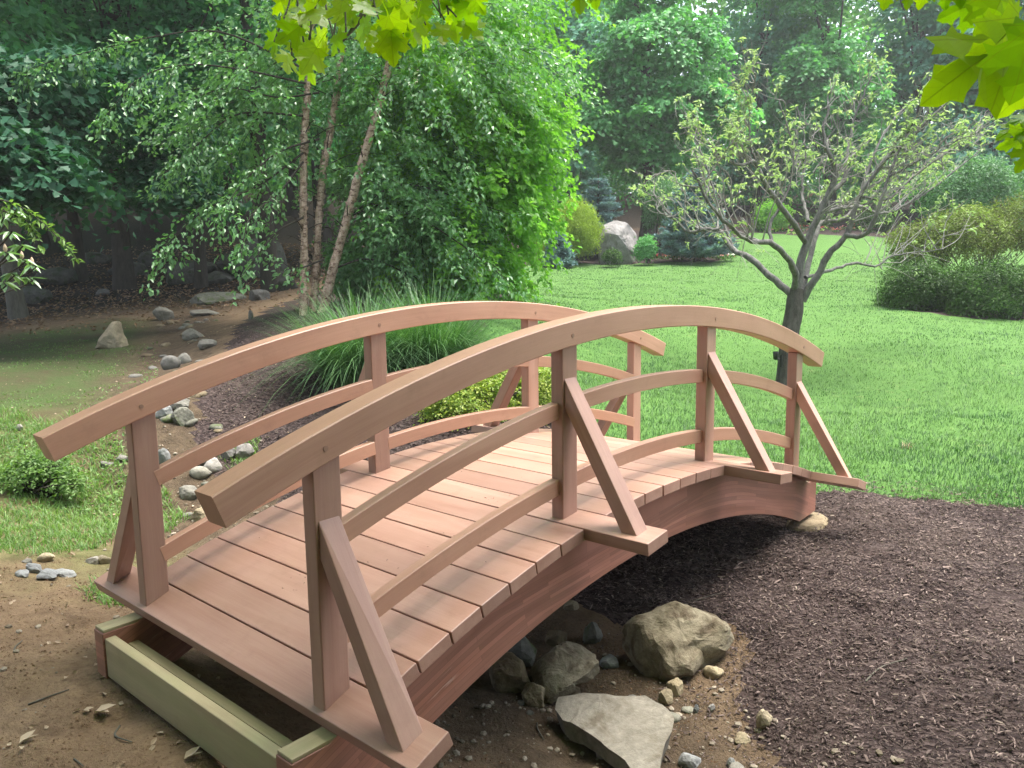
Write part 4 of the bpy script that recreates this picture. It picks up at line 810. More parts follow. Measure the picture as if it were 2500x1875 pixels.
# blue spruces and a weeping cedar
def spruce(label, base, top_h, rad, seed, name='blue_spruce', nt_=9):
    rs = np.random.RandomState(seed); t = thing(name, label, 'conifer', base); V, tw = [], []; S, Dd = [], []
    obj('trunk', tubes_mesh('trunk', [tube([(0, 0, -.1), (0, 0, top_h*.5), (0, 0, top_h*.97)], [.07, .04, .01], 8)], B_DARK), t)
    P, A, Nn = [], [], []
    for k in range(nt_):
        u = k/nt_; z = top_h*(.08+.88*u); r = rad*(1-u)**.8+.08; nb = int(15*(1-u)+6)
        for j in range(nb):
            an = rs.uniform(0, 6.28); d = np.array([math.cos(an), math.sin(an), .12]); l = r*rs.uniform(.7, 1.1); s = np.array([0, 0, z+rs.uniform(-.08, .08)])
            tw.append(tube([s, s+d*l*.6, s+d*l+(0, 0, .06)], [.012, .008, .003], 4))
            m = int(230*l+40); tt = rs.uniform(.2, 1, m)[:, None]; side = nrm(np.cross(d, [0, 0, 1.]))
            pp = s+d*l*tt+side*rs.normal(size=(m, 1))*.16*l*(1.15-tt)+rs.normal(size=(m, 3))*.02
            P.append(pp); A.append(d*.7+side*rs.normal(size=(m, 1))*.8+rs.normal(size=(m, 3))*.4+(0, 0, .25)); Nn.append(rs.normal(size=(m, 3))*.6+(0, 0, 1))
    P = np.concatenate(P); A = np.concatenate(A); Nn = np.concatenate(Nn)
    f = obj('needles', leaf_mesh('needles', [(leafset(P, A, Nn, .13*(.7+.6*rs.rand(len(P))), .045), rs.rand(len(P)))], L_SPRUCE), t); f['kind'] = 'stuff'
    obj('limbs', tubes_mesh('limbs', tw, B_DARK), t); return t
spruce('dwarf blue spruce with tiered boughs behind the pale boulder', gxy(1292, 27), 2.9, 1.05, 301)
spruce('blue spruce spreading behind the left boughs of the apple tree', gxy(1500, 25.0), 3.0, 1.2, 302, 'blue_spruce', 12)
spruce('small dark weeping conifer left of the gold shrub', gxy(1205, 23.8), 1.1, .4, 303, 'weeping_cedar', 6)
# ornamental grass
gb = G(790, 815); og = thing('ornamental_grass', 'large arching clump of maiden grass behind the far railing', 'ornamental grass', gb); rs = np.random.RandomState(77)
def blades(rs, base, dirs, L, w, sag, n=7):
    k = len(base); u = np.linspace(0, 1, n); d = nrm(dirs); hz = nrm(d*np.array([1, 1, 0])+1e-6); sd = nrm(np.cross(d, [0, 0, 1.]))
    P = base[:, None]+d[:, None]*(L[:, None]*u[None])[..., None]+hz[:, None]*(L[:, None]*sag[:, None]*.35*u[None]**2)[..., None]-np.array([0, 0, 1.])*(L[:, None]*sag[:, None]*u[None]**2.3)[..., None]
    ww = (w[:, None]*np.array([.8, 1, 1, .9, .75, .5, .06])[None, :n]/2)[..., None]; V = np.stack([P-sd[:, None]*ww, P+sd[:, None]*ww], 2).reshape(-1, 3)
    i = np.arange(k)[:, None]*n*2; j = np.arange(n-1)[None]*2; a = (i+j).ravel(); return V, np.stack([a, a+1, a+3, a+2], -1)
for q, (ox, oy, r0, n, Lm, lab) in enumerate([(0, 0, .32, 3200, 1.2, None), (.66, .10, .26, 2300, 1.2, None)]):
    c = RT*ox+FW*oy*0; rr = r0*np.sqrt(rs.rand(n)); an = rs.uniform(0, 6.283, n); B0 = np.stack([c[0]+rr*np.cos(an), c[1]+rr*np.sin(an), np.zeros(n)], -1); B0[:, 2] = H(B0[:, 0]+gb[0], B0[:, 1]+gb[1])-gb[2]-.02
    lean = (rr/r0)*.55+rs.rand(n)*.35; an2 = an+rs.normal(size=n)*.6; dd = np.stack([np.cos(an2)*lean, np.sin(an2)*lean, np.ones(n)], -1)
    V, F = blades(rs, B0, dd, Lm*(.55+.6*rs.rand(n)), .0058*(.6+.7*rs.rand(n)), .18+.58*rs.rand(n)*np.clip(lean*1.6, .35, 1.25))
    f = obj('blades', mesh('blades', V, F, L_MISC, {'var': ('FACE', np.repeat(rs.rand(n), 6))}, True), og); f['kind'] = 'stuff'
# rhododendron at the left edge: whorls of long leaves, pale buds, and an arching twig
rb = G(-150, 800); D_r = 6.3; rho = thing('rhododendron', 'rhododendron with leaf whorls and pale buds at the left edge', 'shrub', rb); rs = np.random.RandomState(88)
lm = []
for q in range(3):
    st = leafset(np.zeros((1, 3)), np.array([[1., 0, 0]]), np.array([[0, 0, 1.]]), 1., .38, 'oval', .12, .12+.1*q); lm.append(leaf_mesh('leaf', [(st, np.array([.2+.3*q]))], L_RHODO))
wh = [(20, 500), (48, 560), (25, 590), (12, 545), (70, 572), (42, 530), (5, 470), (30, 455), (8, 610), (62, 600)]; ts = []
for q, (X, Y) in enumerate(wh):
    c = at(X, Y, D_r+rs.uniform(-.3, .3))-rb; ts.append(tube(curve([(0, 0, -.1), c*.45+(0, 0, .25), c+(-.02, .02, -.06), c], 10), np.linspace(.012, .004, 10), 5))
    for j in range(7):
        an = j*6.28/7+rs.uniform(-.2, .2); A = np.array([math.cos(an), math.sin(an), rs.uniform(-.65, .05)]); o = bpy.data.objects.new('leaf', lm[rs.randint(3)]); COL.objects.link(o); o.parent = rho
        a = Vector(A).normalized(); nn = Vector((0, 0, 1)); bb_ = nn.cross(a).normalized(); nn = a.cross(bb_); m = Matrix.Identity(4)
        for i in range(3): m[i][0] = a[i]; m[i][1] = bb_[i]; m[i][2] = nn[i]; m[i][3] = c[i]
        o.matrix_local = m @ Matrix.Scale(rs.uniform(.095, .145), 4)
    if q in (1, 3, 4): obj('flower_bud', tubes_mesh('flower_bud', [tube([c, c+(0, 0, .02), c+(0, 0, .045), c+(0, 0, .065)], [.004, .016, .012, .001], 8)], BUD), rho)
for pts in ([(-40, 425), (30, 440), (90, 480), (140, 530), (168, 562)], [(-30, 440), (30, 465), (60, 480), (90, 540)]):
    p = curve([at(X, Y, D_r-.3)-rb for X, Y in pts], 20); ts.append(tube(p, np.linspace(.006, .002, 20), 5)); i = rs.randint(3, 20, 80); tg = nrm(p[np.minimum(i+1, 19)]-p[i-1])
    st = leafset(p[i]+rs.normal(size=(80, 3))*.012, tg*.5+rs.normal(size=(80, 3))*.7+(0, 0, -.25), rs.normal(size=(80, 3))*.4+(0, 0, 1), .045+.02*rs.rand(80), .026, 'oval'); f = obj('twig_leaves', leaf_mesh('twig_leaves', [(st, rs.rand(80))], L_WEED), rho); f['kind'] = 'stuff'
obj('stems', tubes_mesh('stems', ts, B_DARK), rho)

# ------------------------------------------------------------------ bedding flowers
rs = np.random.RandomState(99)
def flower_mesh(pet):
    n = 26; P = rs.normal(size=(n, 3))*(.09, .09, .03)+(0, 0, .07); st = leafset(P, rs.normal(size=(n, 3))+(0, 0, .2), rs.normal(size=(n, 3))*.5+(0, 0, 1), .09, .05); lf = leaf_mesh('leaves', [(st, rs.rand(n))], L_HEDGE)
    n = 9; P = rs.normal(size=(n, 3))*(.09, .09, .02)+(0, 0, .13); st = leafset(P, rs.normal(size=(n, 3))*(1, 1, .2), rs.normal(size=(n, 3))*.4+(0, 0, 1)-FW*.6, .058, .055); return lf, leaf_mesh('blossoms', [(st, rs.rand(n))], pet)
FM = {c: flower_mesh(m) for c, m in (('red', PETAL_R), ('pink', PETAL_P), ('white', PETAL_W))}
spots = [(X, 560+rs.uniform(-3, 5), 'front') for X in np.linspace(1385, 1575, 22)+rs.uniform(-4, 4, 22)]+[(X, 500+rs.uniform(-8, 4), 'back') for X in np.linspace(1606, 1900, 30)+rs.uniform(-5, 5, 30)]+[(X, rs.uniform(588, 606), 'birch') for X in (822, 840, 858, 935)]+[(X, 566, 'front') for X in (1140, 1165, 1185)]
wh_ = {'front': 'along the near edge of the far bed by the boulder', 'back': 'in the raised far bed behind the apple tree', 'birch': 'in the shade right of the birch trunks'}
for X, Y, w in spots:
    c = 'red' if w == 'birch' else rs.choice(['red', 'red', 'pink', 'white']) if w == 'front' else rs.choice(['red', 'red', 'pink']); g = G(X, Y)
    t = thing('bedding_flower', '%s bedding flower %s' % (c, wh_[w]), 'flower', g, '%s bedding flowers %s' % (c, wh_[w]), rs.uniform(0, 6)); s = rs.uniform(.8, 1.3)
    for me in FM[c]: o = obj(me.name.split('.')[0], me, t); o.scale = (s,)*3

# ------------------------------------------------------------------ stones
def ico(n):
    bm = bmesh.new(); bmesh.ops.create_icosphere(bm, subdivisions=n, radius=1); V = np.array([v.co[:] for v in bm.verts]); F = np.array([[v.index for v in f.verts] for f in bm.faces]); bm.free(); return V, F
ICO = {k: ico(k) for k in (1, 2, 3, 4, 5)}
def rock_mesh(seed, size, sub=3, facets=12, rough=.05, soft=.0, mat=S_GREY, taper=0.):
    rs = np.random.RandomState(seed); V, F = ICO[sub]; n = nrm(rs.normal(size=(facets, 3))); d = .62+.33*rs.rand(facets)
    dots = np.maximum(V@n.T, 1e-3); r = np.minimum((d[None]/dots).min(1), 1.12); r = r*(1-soft)+soft*.9
    P = V*r[:, None]; P = P*(1+rough*fbm(P, 2.6, seed, 4))[:, None]+V*(rough*.35*fbm(P, 9, seed+3, 2))[:, None]
    if taper: P[:, :2] *= (1-taper*np.clip((P[:, 2]+.6)/1.6, 0, 1))[:, None]
    return mesh('stone', P*np.asarray(size)/2*1.08, F, mat, None, sub < 3 or soft > .3)
RC = 0
def stone(X, Y, w, h, label, mat, seed, sub=3, facets=13, soft=0., dep=.8, hz=1., tilt=(0, 0), sinkf=.27, group=None, name='stone', rough=.06, cat='stone', taper=0., push=0.):
    g = G(X, Y+h*.45); D = (g-CAM)@FW; wm = w*1.1302*D/FPX; hm = max(h*1.1302*D/FPX*hz, .02); g = g+FW*np.array([1, 1, 0])*(wm*dep*.35+push); g[2] = h1(g[0], g[1])
    me = rock_mesh(seed, (wm, wm*dep, hm*1.25), sub, facets, rough, soft, mat, taper); o = obj(name, me, None, (g[0], g[1], g[2]+hm*sinkf), (tilt[0], tilt[1], -.85+random.uniform(-.2, .2)))
    tagd(o, label, cat, group); return o
def outline_rock(name, label, cat, ol, seed, thick, lean, mat, rough=.05, K=9, push=0., nf=11):
    # a real boulder: its silhouette laid on a leaning plane that stands on the ground, swelling out to both sides
    ol = np.array(ol, float); lo = ol[ol[:, 1].argmax()]; g = G(lo[0], lo[1]-4); hf = np.array([FW[0], FW[1], 0]); hf /= np.linalg.norm(hf); g = g+hf*push
    up_ = np.array([0, 0, 1.])*math.cos(lean)+hf*math.sin(lean); nn = np.cross(RT, up_); nn = nn/np.linalg.norm(nn); nn = nn if nn@FW < 0 else -nn
    P = []
    for x, y in ol: r = ray(x, y); P.append(CAM+r*((g-CAM)@nn)/(r@nn))
    P = np.array(P); P = np.concatenate([P[i]+(P[(i+1) % len(P)]-P[i])*np.linspace(0, 1, 5)[:-1, None] for i in range(len(P))]); c = P.mean(0); n = len(P); V = []; th = thick*np.linalg.norm(P-c, axis=1).mean()*2
    for sgn in (1, -1):
        for k in range(K):
            u = k/K; s_ = math.cos(u*math.pi/2)**.8; h = math.sin(u*math.pi/2)**.75
            Q = P-c; rad_ = np.linalg.norm(Q, axis=1, keepdims=True); V.append(c+(Q*s_**1.2+Q/rad_*rad_.mean()*(1-s_**1.2))*s_+nn*sgn*th*h*(.5 if sgn > 0 else .9))
        V.append((c+nn*sgn*th*(.5 if sgn > 0 else .9))[None])
    V = np.concatenate(V)-c; F4, F3 = [], []; half = K*n+1; j = np.arange(n); j2 = (j+1) % n
    for sgn, o in ((1, 0), (-1, half)):
        for k in range(K-1):
            q = np.stack([o+k*n+j, o+k*n+j2, o+(k+1)*n+j2, o+(k+1)*n+j], -1); F4.append(q if sgn > 0 else q[:, ::-1])
        q = np.stack([o+(K-1)*n+j, o+(K-1)*n+j2, np.full(n, o+K*n)], -1); F3.append(q if sgn > 0 else q[:, ::-1])
    R_ = np.linalg.norm(P-c, axis=1).mean(); dn = nrm(V); A_ = np.stack([fbm(V, 1.6/R_, seed, 3), fbm(V, 1.6/R_, seed+7, 3), fbm(V, 1.6/R_, seed+9, 3)], -1)
    rg = np.random.RandomState(seed)
    for q in range(nf):
        d_ = nrm(nn*(1 if q < nf*.75 else -1)*rg.uniform(.5, 1.4)+RT*rg.normal()*.8+up_*rg.normal()*.8); e_ = V@d_; lim = e_.max()*rg.uniform(.66, .86); V = V-d_*np.maximum(0, e_-lim)[:, None]*.93
    V = V*1.1; V = V+R_*rough*A_+dn*(R_*.04*fbm(V, 5/R_, seed+2, 4))[:, None]
    bm_ = mesh(name, V, [np.concatenate(F4), np.concatenate(F3)], mat, None, False); bb = bmesh.new(); bb.from_mesh(bm_); bmesh.ops.remove_doubles(bb, verts=bb.verts, dist=1e-5); bmesh.ops.recalc_face_normals(bb, faces=bb.faces); bb.to_mesh(bm_); bb.free()
    return tagd(obj(name, bm_, None, tuple(c)), label, cat)
q2 = lambda L: [(1106+x*.5, 829+y*.5) for x, y in L]
outline_rock('boulder', 'largest brown boulder in the creek bed below the mulch slope', 'boulder', q2([(480, 1060), (540, 1010), (640, 970), (720, 985), (850, 980), (910, 1040), (935, 1090), (900, 1160), (760, 1250), (650, 1300), (560, 1275), (500, 1190)]), 38, .42, .75, S_BLD, .12, K=13, nf=4)
outline_rock('rock', 'streaked wedge-shaped rock beside the bridge stringer', 'rock', q2([(60, 1240), (180, 1160), (240, 1125), (300, 1135), (350, 1170), (375, 1240), (330, 1275), (270, 1300), (275, 1330), (130, 1385), (85, 1310)]), 32, .5, .55, S_BLD, .06)
outline_rock('rock', 'rounded brown rock half hidden by the bridge stringer', 'rock', q2([(0, 1165), (40, 1200), (70, 1290), (55, 1330), (-60, 1350), (-110, 1290), (-90, 1210), (-40, 1165)]), 33, .6, .4, S_MUD, .06)
outline_rock('standing_stone', 'pointed tan standing stone on the mossy ground', 'stone', [(214, 753), (216, 738), (232, 714), (243, 696), (253, 698), (256, 720), (266, 738), (268, 752), (260, 756), (235, 757)], 34, .62, .12, S_PEAR, .10, nf=0)
outline_rock('boulder', 'large pale boulder in the far flower bed beside the gold shrub', 'boulder', [(1298, 572), (1295, 520), (1303, 490), (1335, 478), (1362, 490), (1378, 512), (1372, 560), (1360, 574)], 35, .5, .2, S_PALE, .05)
stone(1151, 1508, 58, 46, 'small lumpy tan rock in front of the wedge-shaped rock', S_TAN, 14, 4, 14, .1, name='rock', cat='rock', rough=.1)
stone(1129, 1408, 76, 60, 'flat dark rock leaning behind the wedge-shaped rock', S_MOSS, 15, 3, 11, name='rock', cat='rock', tilt=(.3, .2))
# the pale slab: an irregular flat plate
rs = np.random.RandomState(4); sp = G(1310, 1600); ol = np.array([(1208, 1508), (1260, 1500), (1330, 1508), (1395, 1502), (1432, 1525), (1455, 1555), (1452, 1580), (1440, 1600), (1428, 1640), (1425, 1690), (1380, 1690), (1350, 1640), (1300, 1600), (1250, 1575), (1215, 1560), (1200, 1535)], float)
top = np.array([at(x, y, 1) for x, y in ol]); zt = sp[2]+.16; pl = []
for x, y in ol:
    r_ = ray(x, y); zz = zt-.06+.05*(x-1200)/250-.05*(y-1500)/190; pl.append(CAM+r_*(zz-CAM[2])/r_[2])
pl = np.array(pl); c0 = pl.mean(0); bm = bmesh.new(); ring = [bm.verts.new(tuple(p-c0)) for p in pl]; f = bm.faces.new(ring)
ex = bmesh.ops.extrude_face_region(bm, geom=[f]); dn = [v for v in ex['geom'] if isinstance(v, bmesh.types.BMVert)]
for v in dn: v.co.z -= .075; v.co.x *= .93; v.co.y *= .93
bmesh.ops.recalc_face_normals(bm, faces=bm.faces); bmesh.ops.triangulate(bm, faces=bm.faces); bmesh.ops.subdivide_edges(bm, edges=bm.edges, cuts=5, use_grid_fill=True); me = bpy.data.meshes.new('slab_rock'); bm.to_mesh(me); bm.free(); me.materials.append(S_SLAB)
C = np.empty(len(me.vertices)*3, np.float32); me.vertices.foreach_get('co', C); C = C.reshape(-1, 3); C = C+.5*np.stack([.012*fbm(C, 7, 3, 3), .012*fbm(C, 7, 4, 3), .018*fbm(C, 5, 5, 4)+.016*np.round(fbm(C, 2.2, 9, 1)*2)/2], -1); me.vertices.foreach_set('co', C.ravel().astype(np.float32)); me.update()
tagd(obj('slab_rock', me, None, tuple(c0)), 'pale flat slab of rock at the bottom edge beneath the bridge', 'rock')
SL = [(365, 783, 42, 33, 'pale rounded creek stone beside a smaller one, left of the grass clump', S_GREY, .55), (396, 774, 31, 27, 'smaller grey stone touching the pale rounded creek stone', S_GREY, .5), (351, 895, 33, 30, 'pale angular stone touching the railing post, leftmost of three', S_SLATE, 0),
      (387, 876, 44, 27, 'dark grey angular stone, rear one of three by the mulch edge', S_GREY, 0), (391, 903, 41, 35, 'greenish grey angular stone, front one of three by the mulch edge', S_MOSS, 0), (351, 988, 26, 34, 'bluish upright stone beside the far near-end post', S_SLATE, 0), (490, 986, 36, 28, 'grey angular stone at the mulch edge under the middle rail', S_GREY, 0), (524, 981, 42, 28, 'pale grey creased stone right of the angular one under the middle rail', S_PALE, 0),
      (457, 1015, 42, 29, 'pale smooth creek stone seen between the two railings', S_PALE, .4), (430, 1030, 42, 22, 'flat pale creek stone left of the smooth one between the railings', S_GREY, .45), (403, 1067, 42, 26, 'angular creek stone just above the near rail end', S_GREY, 0), (428, 1112, 42, 34, 'tan stone behind the near rail end', S_TAN, 0), (259, 995, 30, 12, 'flat grey stone in the grass left of the post', S_GREY, .2),
      (414, 722, 42, 23, 'grey flat stone in the upper creek bed above the railing', S_GREY, .1), (446, 747, 42, 20, 'pale flat stone in the upper creek bed next to the railing', S_GREY, .1), (353, 677, 44, 30, 'grey angular stone on the moss at the edge of the shade', S_GREY, 0), (450, 645, 120, 26, 'long mossy rock slab in the shade behind the creek', S_MOSS, .1), (554, 637, 44, 28, 'pale triangular stone in the shade left of the birch', S_GREY, 0), (432, 677, 68, 13, 'dark flat slab below the long mossy rock', S_GREY, 0),
      (218, 630, 30, 15, 'small pale flat stone in the dark leaf litter', S_GREY, .1), (40, 925, 14, 13, 'small white stone above the leafy bush', S_PALE, .3), (541, 680, 10, 20, 'thin upright stone in the mulch left of the birch', S_GREY, 0),
      (70, 1222, 33, 24, 'bluish slate chunk, topmost of the pile at the left edge', S_SLATE, 0), (95, 1244, 52, 20, 'long bluish slate piece at the front of the pile', S_SLATE, 0), (45, 1233, 30, 15, 'grey slate piece at the left of the pile', S_SLATE, 0), (133, 1237, 42, 20, 'pale slate piece at the right of the pile', S_SLATE, 0), (95, 1208, 36, 16, 'tan stone behind the slate pile', S_TAN, .1), (196, 1210, 27, 18, 'pale stone left of its pair near the brace', S_PALE, 0), (220, 1210, 34, 21, 'grey brown stone right of its pair near the brace', S_TAN, 0), (55, 1211, 20, 9, 'small grey chip behind the slate pile', S_GREY, 0),
      (1460, 1489, 36, 39, 'tan cube-like stone resting below the large boulder', S_TAN, 0), (1442, 1512, 36, 30, 'tan stone leaning on the cube-like one', S_TAN, .1), (1280, 1375, 42, 42, 'dark stone in the shade under the bridge, left of the large boulder', S_MOSS, 0), (1205, 1375, 44, 37, 'muddy stone in the shade above the wedge-shaped rock', S_MUD, 0), (1320, 1438, 44, 22, 'flat bluish stone between the wedge-shaped rock and the large boulder', S_SLATE, 0), (1234, 1318, 32, 20, 'small tan stone deep in the shade under the bridge', S_TAN, 0), (1302, 1627, 32, 27, 'pale stone under the left edge of the flat slab', S_PALE, .1),
      (1544, 1451, 43, 27, 'tan smooth stone at the foot of the large boulder on the mulch side', S_TAN, .35), (1655, 1548, 34, 42, 'pale lumpy stone lying in the mulch right of the flat slab', S_TAN, .1), (1605, 1589, 38, 20, 'half buried tan stone right of the flat slab', S_TAN, .2), (1492, 1645, 50, 32, 'pale bluish stone at the bottom edge right of the slab', S_SLATE, 0), (1581, 1641, 20, 20, 'small pale stone at the bottom edge', S_SLATE, .2), (1538, 1532, 16, 17, 'small round pale stone in the dirt right of the slab', S_PALE, .3), (1504, 1533, 12, 18, 'small slate chip standing in the dirt right of the slab', S_SLATE, 0)]
for q, (X, Y, w, h, lab, mt, so_) in enumerate(SL): stone(X, Y, w, h, lab, mt, 500+q, 3, 12, so_, .75, 1.)
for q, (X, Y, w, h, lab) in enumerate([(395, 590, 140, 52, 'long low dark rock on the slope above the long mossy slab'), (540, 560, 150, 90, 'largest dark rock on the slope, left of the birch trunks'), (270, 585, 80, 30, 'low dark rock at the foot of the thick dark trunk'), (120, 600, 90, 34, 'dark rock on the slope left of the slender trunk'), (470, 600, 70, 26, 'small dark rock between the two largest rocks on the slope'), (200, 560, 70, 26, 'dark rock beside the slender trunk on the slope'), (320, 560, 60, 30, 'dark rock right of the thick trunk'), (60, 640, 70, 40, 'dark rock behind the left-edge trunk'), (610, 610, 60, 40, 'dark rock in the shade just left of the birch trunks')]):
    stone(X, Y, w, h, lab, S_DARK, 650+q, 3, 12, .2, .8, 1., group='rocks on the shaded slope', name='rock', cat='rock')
rs = np.random.RandomState(123); q = 0
for a, b_, n in ((0, 5, 44), (5, 7, 22), (7, 10, 24)):
    for _ in range(n):
        s = rs.randint(a, b_); u = rs.rand(); c = CREEK[s]*(1-u)+CREEK[s+1]*u+rs.normal(size=2)*(.22 if a < 7 else .3); w = rs.uniform(.06, .17) if a < 5 else rs.uniform(.03, .10)
        if a == 7 and abs(c[1]) < .75 and c[0] < -.7: continue
        o = obj('stone', rock_mesh(700+q % 14, (w*1.2, w, w*.55), 2, 11, .05, .15, [S_GREY, S_MOSS, S_MUD, S_MOSS][q % 4]), None, (c[0], c[1], h1(c[0], c[1])+w*.02), (rs.uniform(-.3, .3), rs.uniform(-.3, .3), rs.uniform(0, 6)))
        tagd(o, 'small loose stone lying in the dry creek bed %s' % ('upstream of the bridge' if a < 5 else 'under the bridge' if a < 7 else 'below the near railing'), 'stone', 'small stones in the creek bed'); q += 1
foot = tagd(obj('footing_stone', rock_mesh(811, (.34, .26, .10), 3, 9, .05, 0, S_MUD), None, (1.87, -.63, -.685)), 'pale flat footing stone under the far end of the near stringer', 'stone')
tagd(obj('footing_stone', rock_mesh(812, (.34, .26, .10), 3, 9, .05, 0, S_MUD), None, (1.87, .63, -.685)), 'flat footing stone hidden under the far end of the far stringer', 'stone')

# ------------------------------------------------------------------ ground cover: grass, weeds, mulch chips, crumbs, litter
rs = np.random.RandomState(55)
def view_pts(n, r0, r1, pw=1., half=.66):
    r = (r0**pw+(r1**pw-r0**pw)*rs.rand(n))**(1/pw); a = YAW+rs.uniform(-half, half, n); return CAM[0]+r*np.cos(a), CAM[1]+r*np.sin(a), r
def grass(name, x, y, hgt, wid, var, mat, lean=.55, far=None):
    n = len(x); z = H(x, y); an = rs.uniform(0, 6.283, n); le = lean*(.3+rs.rand(n)); d = np.stack([np.cos(an)*le, np.sin(an)*le, np.ones(n)], -1); sd = np.stack([-np.sin(an), np.cos(an), 0*an], -1)
    sd = nrm(sd+rs.normal(size=(n, 3))*.3*(1, 1, 0)); B0 = np.stack([x, y, z-.005], -1); hh = hgt[:, None]; ww = wid[:, None]/2; hz = d*np.array([1, 1, 0])
    V = np.stack([B0-sd*ww, B0+sd*ww, B0+d*hh*.55+sd*ww*.8, B0+d*hh*.55-sd*ww*.8, B0+d*hh*.9+hz*hh*.35], 1).reshape(-1, 3); i = np.arange(n)[:, None]*5
    if far is not None:                                # far blades are one bent face each
        f_ = far; T = np.concatenate([np.hstack([i+3, i+2, i+4])[~f_], np.hstack([i, i+1, i+4])[f_]]); Q = np.hstack([i, i+1, i+2, i+3])[~f_]
        return mesh(name, V, [T, Q], mat, {'var': ('FACE', np.clip(np.concatenate([var[~f_], var[f_], var[~f_]]), 0, 1))})
    return mesh(name, V, [np.hstack([i+3, i+2, i+4]), np.hstack([i, i+1, i+2, i+3])], mat, {'var': ('FACE', np.clip(np.concatenate([var, var]), 0, 1))})
def patch(x, y, sc, s): return vnoise(np.stack([x, y, 0*x], -1), sc, s)
def lawn_grass(n, r0, r1, pw, h, w, nm):
    x, y, r = view_pts(n, r0, r1, pw, .76); k = ((r < 7.5+5*rs.rand(n)) if nm == 'a' else (r > 7.5+5*rs.rand(n))) & inpoly(x, y, LAWN) & ~inpoly(x, y, HBED) & ~inpoly(x, y, FBED) & ~inpoly(x, y, MUL1); x, y, r = x[k], y[k], r[k]
    v = .46+.30*patch(x, y, .5, 61)+.26*patch(x, y, 1.7, 62)+.16*patch(x, y, 5, 64)+.13*rs.normal(size=len(x)); hh = h*(.6+.7*rs.rand(len(x)))*(1+.35*patch(x, y, 1.3, 63)); return x, y, hh, w*(.7+.6*rs.rand(len(x)))*np.maximum(1, r/9), v
a = [lawn_grass(300000, 4.2, 12.5, 1.1, .040, .0044, 'a'), lawn_grass(250000, 7.5, 30, .6, .034, .0070, 'b')]; a = [np.concatenate(z) for z in zip(*a)]
o = obj('lawn_grass', grass('lawn_grass', a[0], a[1], a[2], a[3], a[4], L_GRASS, far=np.hypot(a[0]-CAM[0], a[1]-CAM[1]) > 8.5)); o['kind'] = 'stuff'
# dry straw-coloured blades in the worn patches by the mulch edge
x, y, r = view_pts(110000, 4.4, 9, 1.2); k = inpoly(x, y, LAWN) & (patch(x, y, 1.1, 71)+.5*patch(x, y, 3, 72) > .62+.25*pdist(x, y, GP(E_FAR))) & (pdist(x, y, GP(E_FAR)) < 2); x, y = x[k], y[k]
o = obj('dry_grass', grass('dry_grass', x, y, .04*(.5+rs.rand(len(x))), .006*np.ones(len(x)), rs.rand(len(x)), L_DRY, 1.3)); o['kind'] = 'stuff'
x, y, r = view_pts(260000, 3.0, 10, 1.2, .75); pt = patch(x, y, 1.3, 81)+.5*patch(x, y, 4, 82); w_ = soft(x+.35*patch(x, y, 2, 15), y+.35*patch(x, y, 2, 16), GRASSL, 1.5); k = (w_ > .05) & (w_*1.2+pt*1.0+.3*rs.rand(len(x)) > .95) & (pdist(x, y, CREEK) > .22); x, y = x[k], y[k]
o = obj('rough_grass', grass('rough_grass', x, y, .055*(.4+.9*rs.rand(len(x))), .0065*np.ones(len(x)), .5+.25*pt[k]+.2*rs.normal(size=len(x)), L_WEED, .8)); o['kind'] = 'stuff'
n = 7000; x, y, r = view_pts(n*4, 3.2, 9, 1.2, .75); k = (soft(x, y, GRASSL, .6) > .1) & (soft(x, y, GRASSL, .6)+.5*patch(x, y, 1.7, 84) > .75) & (pdist(x, y, CREEK) > .25); x, y = x[k][:n], y[k][:n]; n = len(x); z = H(x, y)
st = leafset(np.stack([x, y, z+.01+.05*rs.rand(n)], -1), rs.normal(size=(n, 3))*(1, 1, .4)+(0, 0, .3), rs.normal(size=(n, 3))*.4+(0, 0, 1), .035*(.6+.7*rs.rand(n)), .020, 'oval')
o = obj('weed_leaves', leaf_mesh('weed_leaves', [(st, rs.rand(n))], L_WEED)); o['kind'] = 'stuff'
x, y, r = view_pts(60000, 5, 17, .9, .75); k = inpoly(x, y, GP([(-200, 720), (240, 700), (345, 700), (340, 920), (100, 915), (-200, 950)])) & (patch(x, y, .9, 87)+.5*patch(x, y, 3.1, 88) > .12); x, y = x[k], y[k]
o = obj('moss_tufts', grass('moss_tufts', x, y, .018*(.5+rs.rand(len(x))), .012*np.ones(len(x)), .2+.3*rs.rand(len(x)), L_WEED, 1.2)); o['kind'] = 'stuff'
# mulch chips
def chips(name, x, y, L, w, mat, var, lift=.004):
    n = len(x); z = H(x, y)+lift*rs.rand(n)*3; an = rs.uniform(0, 6.283, n); A = np.stack([np.cos(an), np.sin(an), rs.normal(size=n)*.28], -1); A = nrm(A); up_ = nrm(rs.normal(size=(n, 3))*.35+(0, 0, 1)); S = nrm(np.cross(A, up_)); up_ = np.cross(S, A)
    c = np.stack([x, y, z], -1); l = (L/2)[:, None]; ww = (w/2)[:, None]; h = ww*.45; j = 1+.5*(rs.rand(n, 1)-.5)
    V = np.stack([c-A*l-S*ww, c-A*l*j+S*ww, c+A*l-S*ww*.6, c+A*l*j+S*ww*.8, c-A*l*.5+up_*h*2.2, c+A*l*.5+up_*h*2.2], 1).reshape(-1, 3); i = np.arange(n)[:, None]*6
    Q = np.concatenate([i+np.array([[0, 2, 5, 4]]), i+np.array([[1, 4, 5, 3]])])
    return mesh(name, V, [Q], mat, {'var': ('FACE', np.clip(np.concatenate([var]*2), 0, 1))})
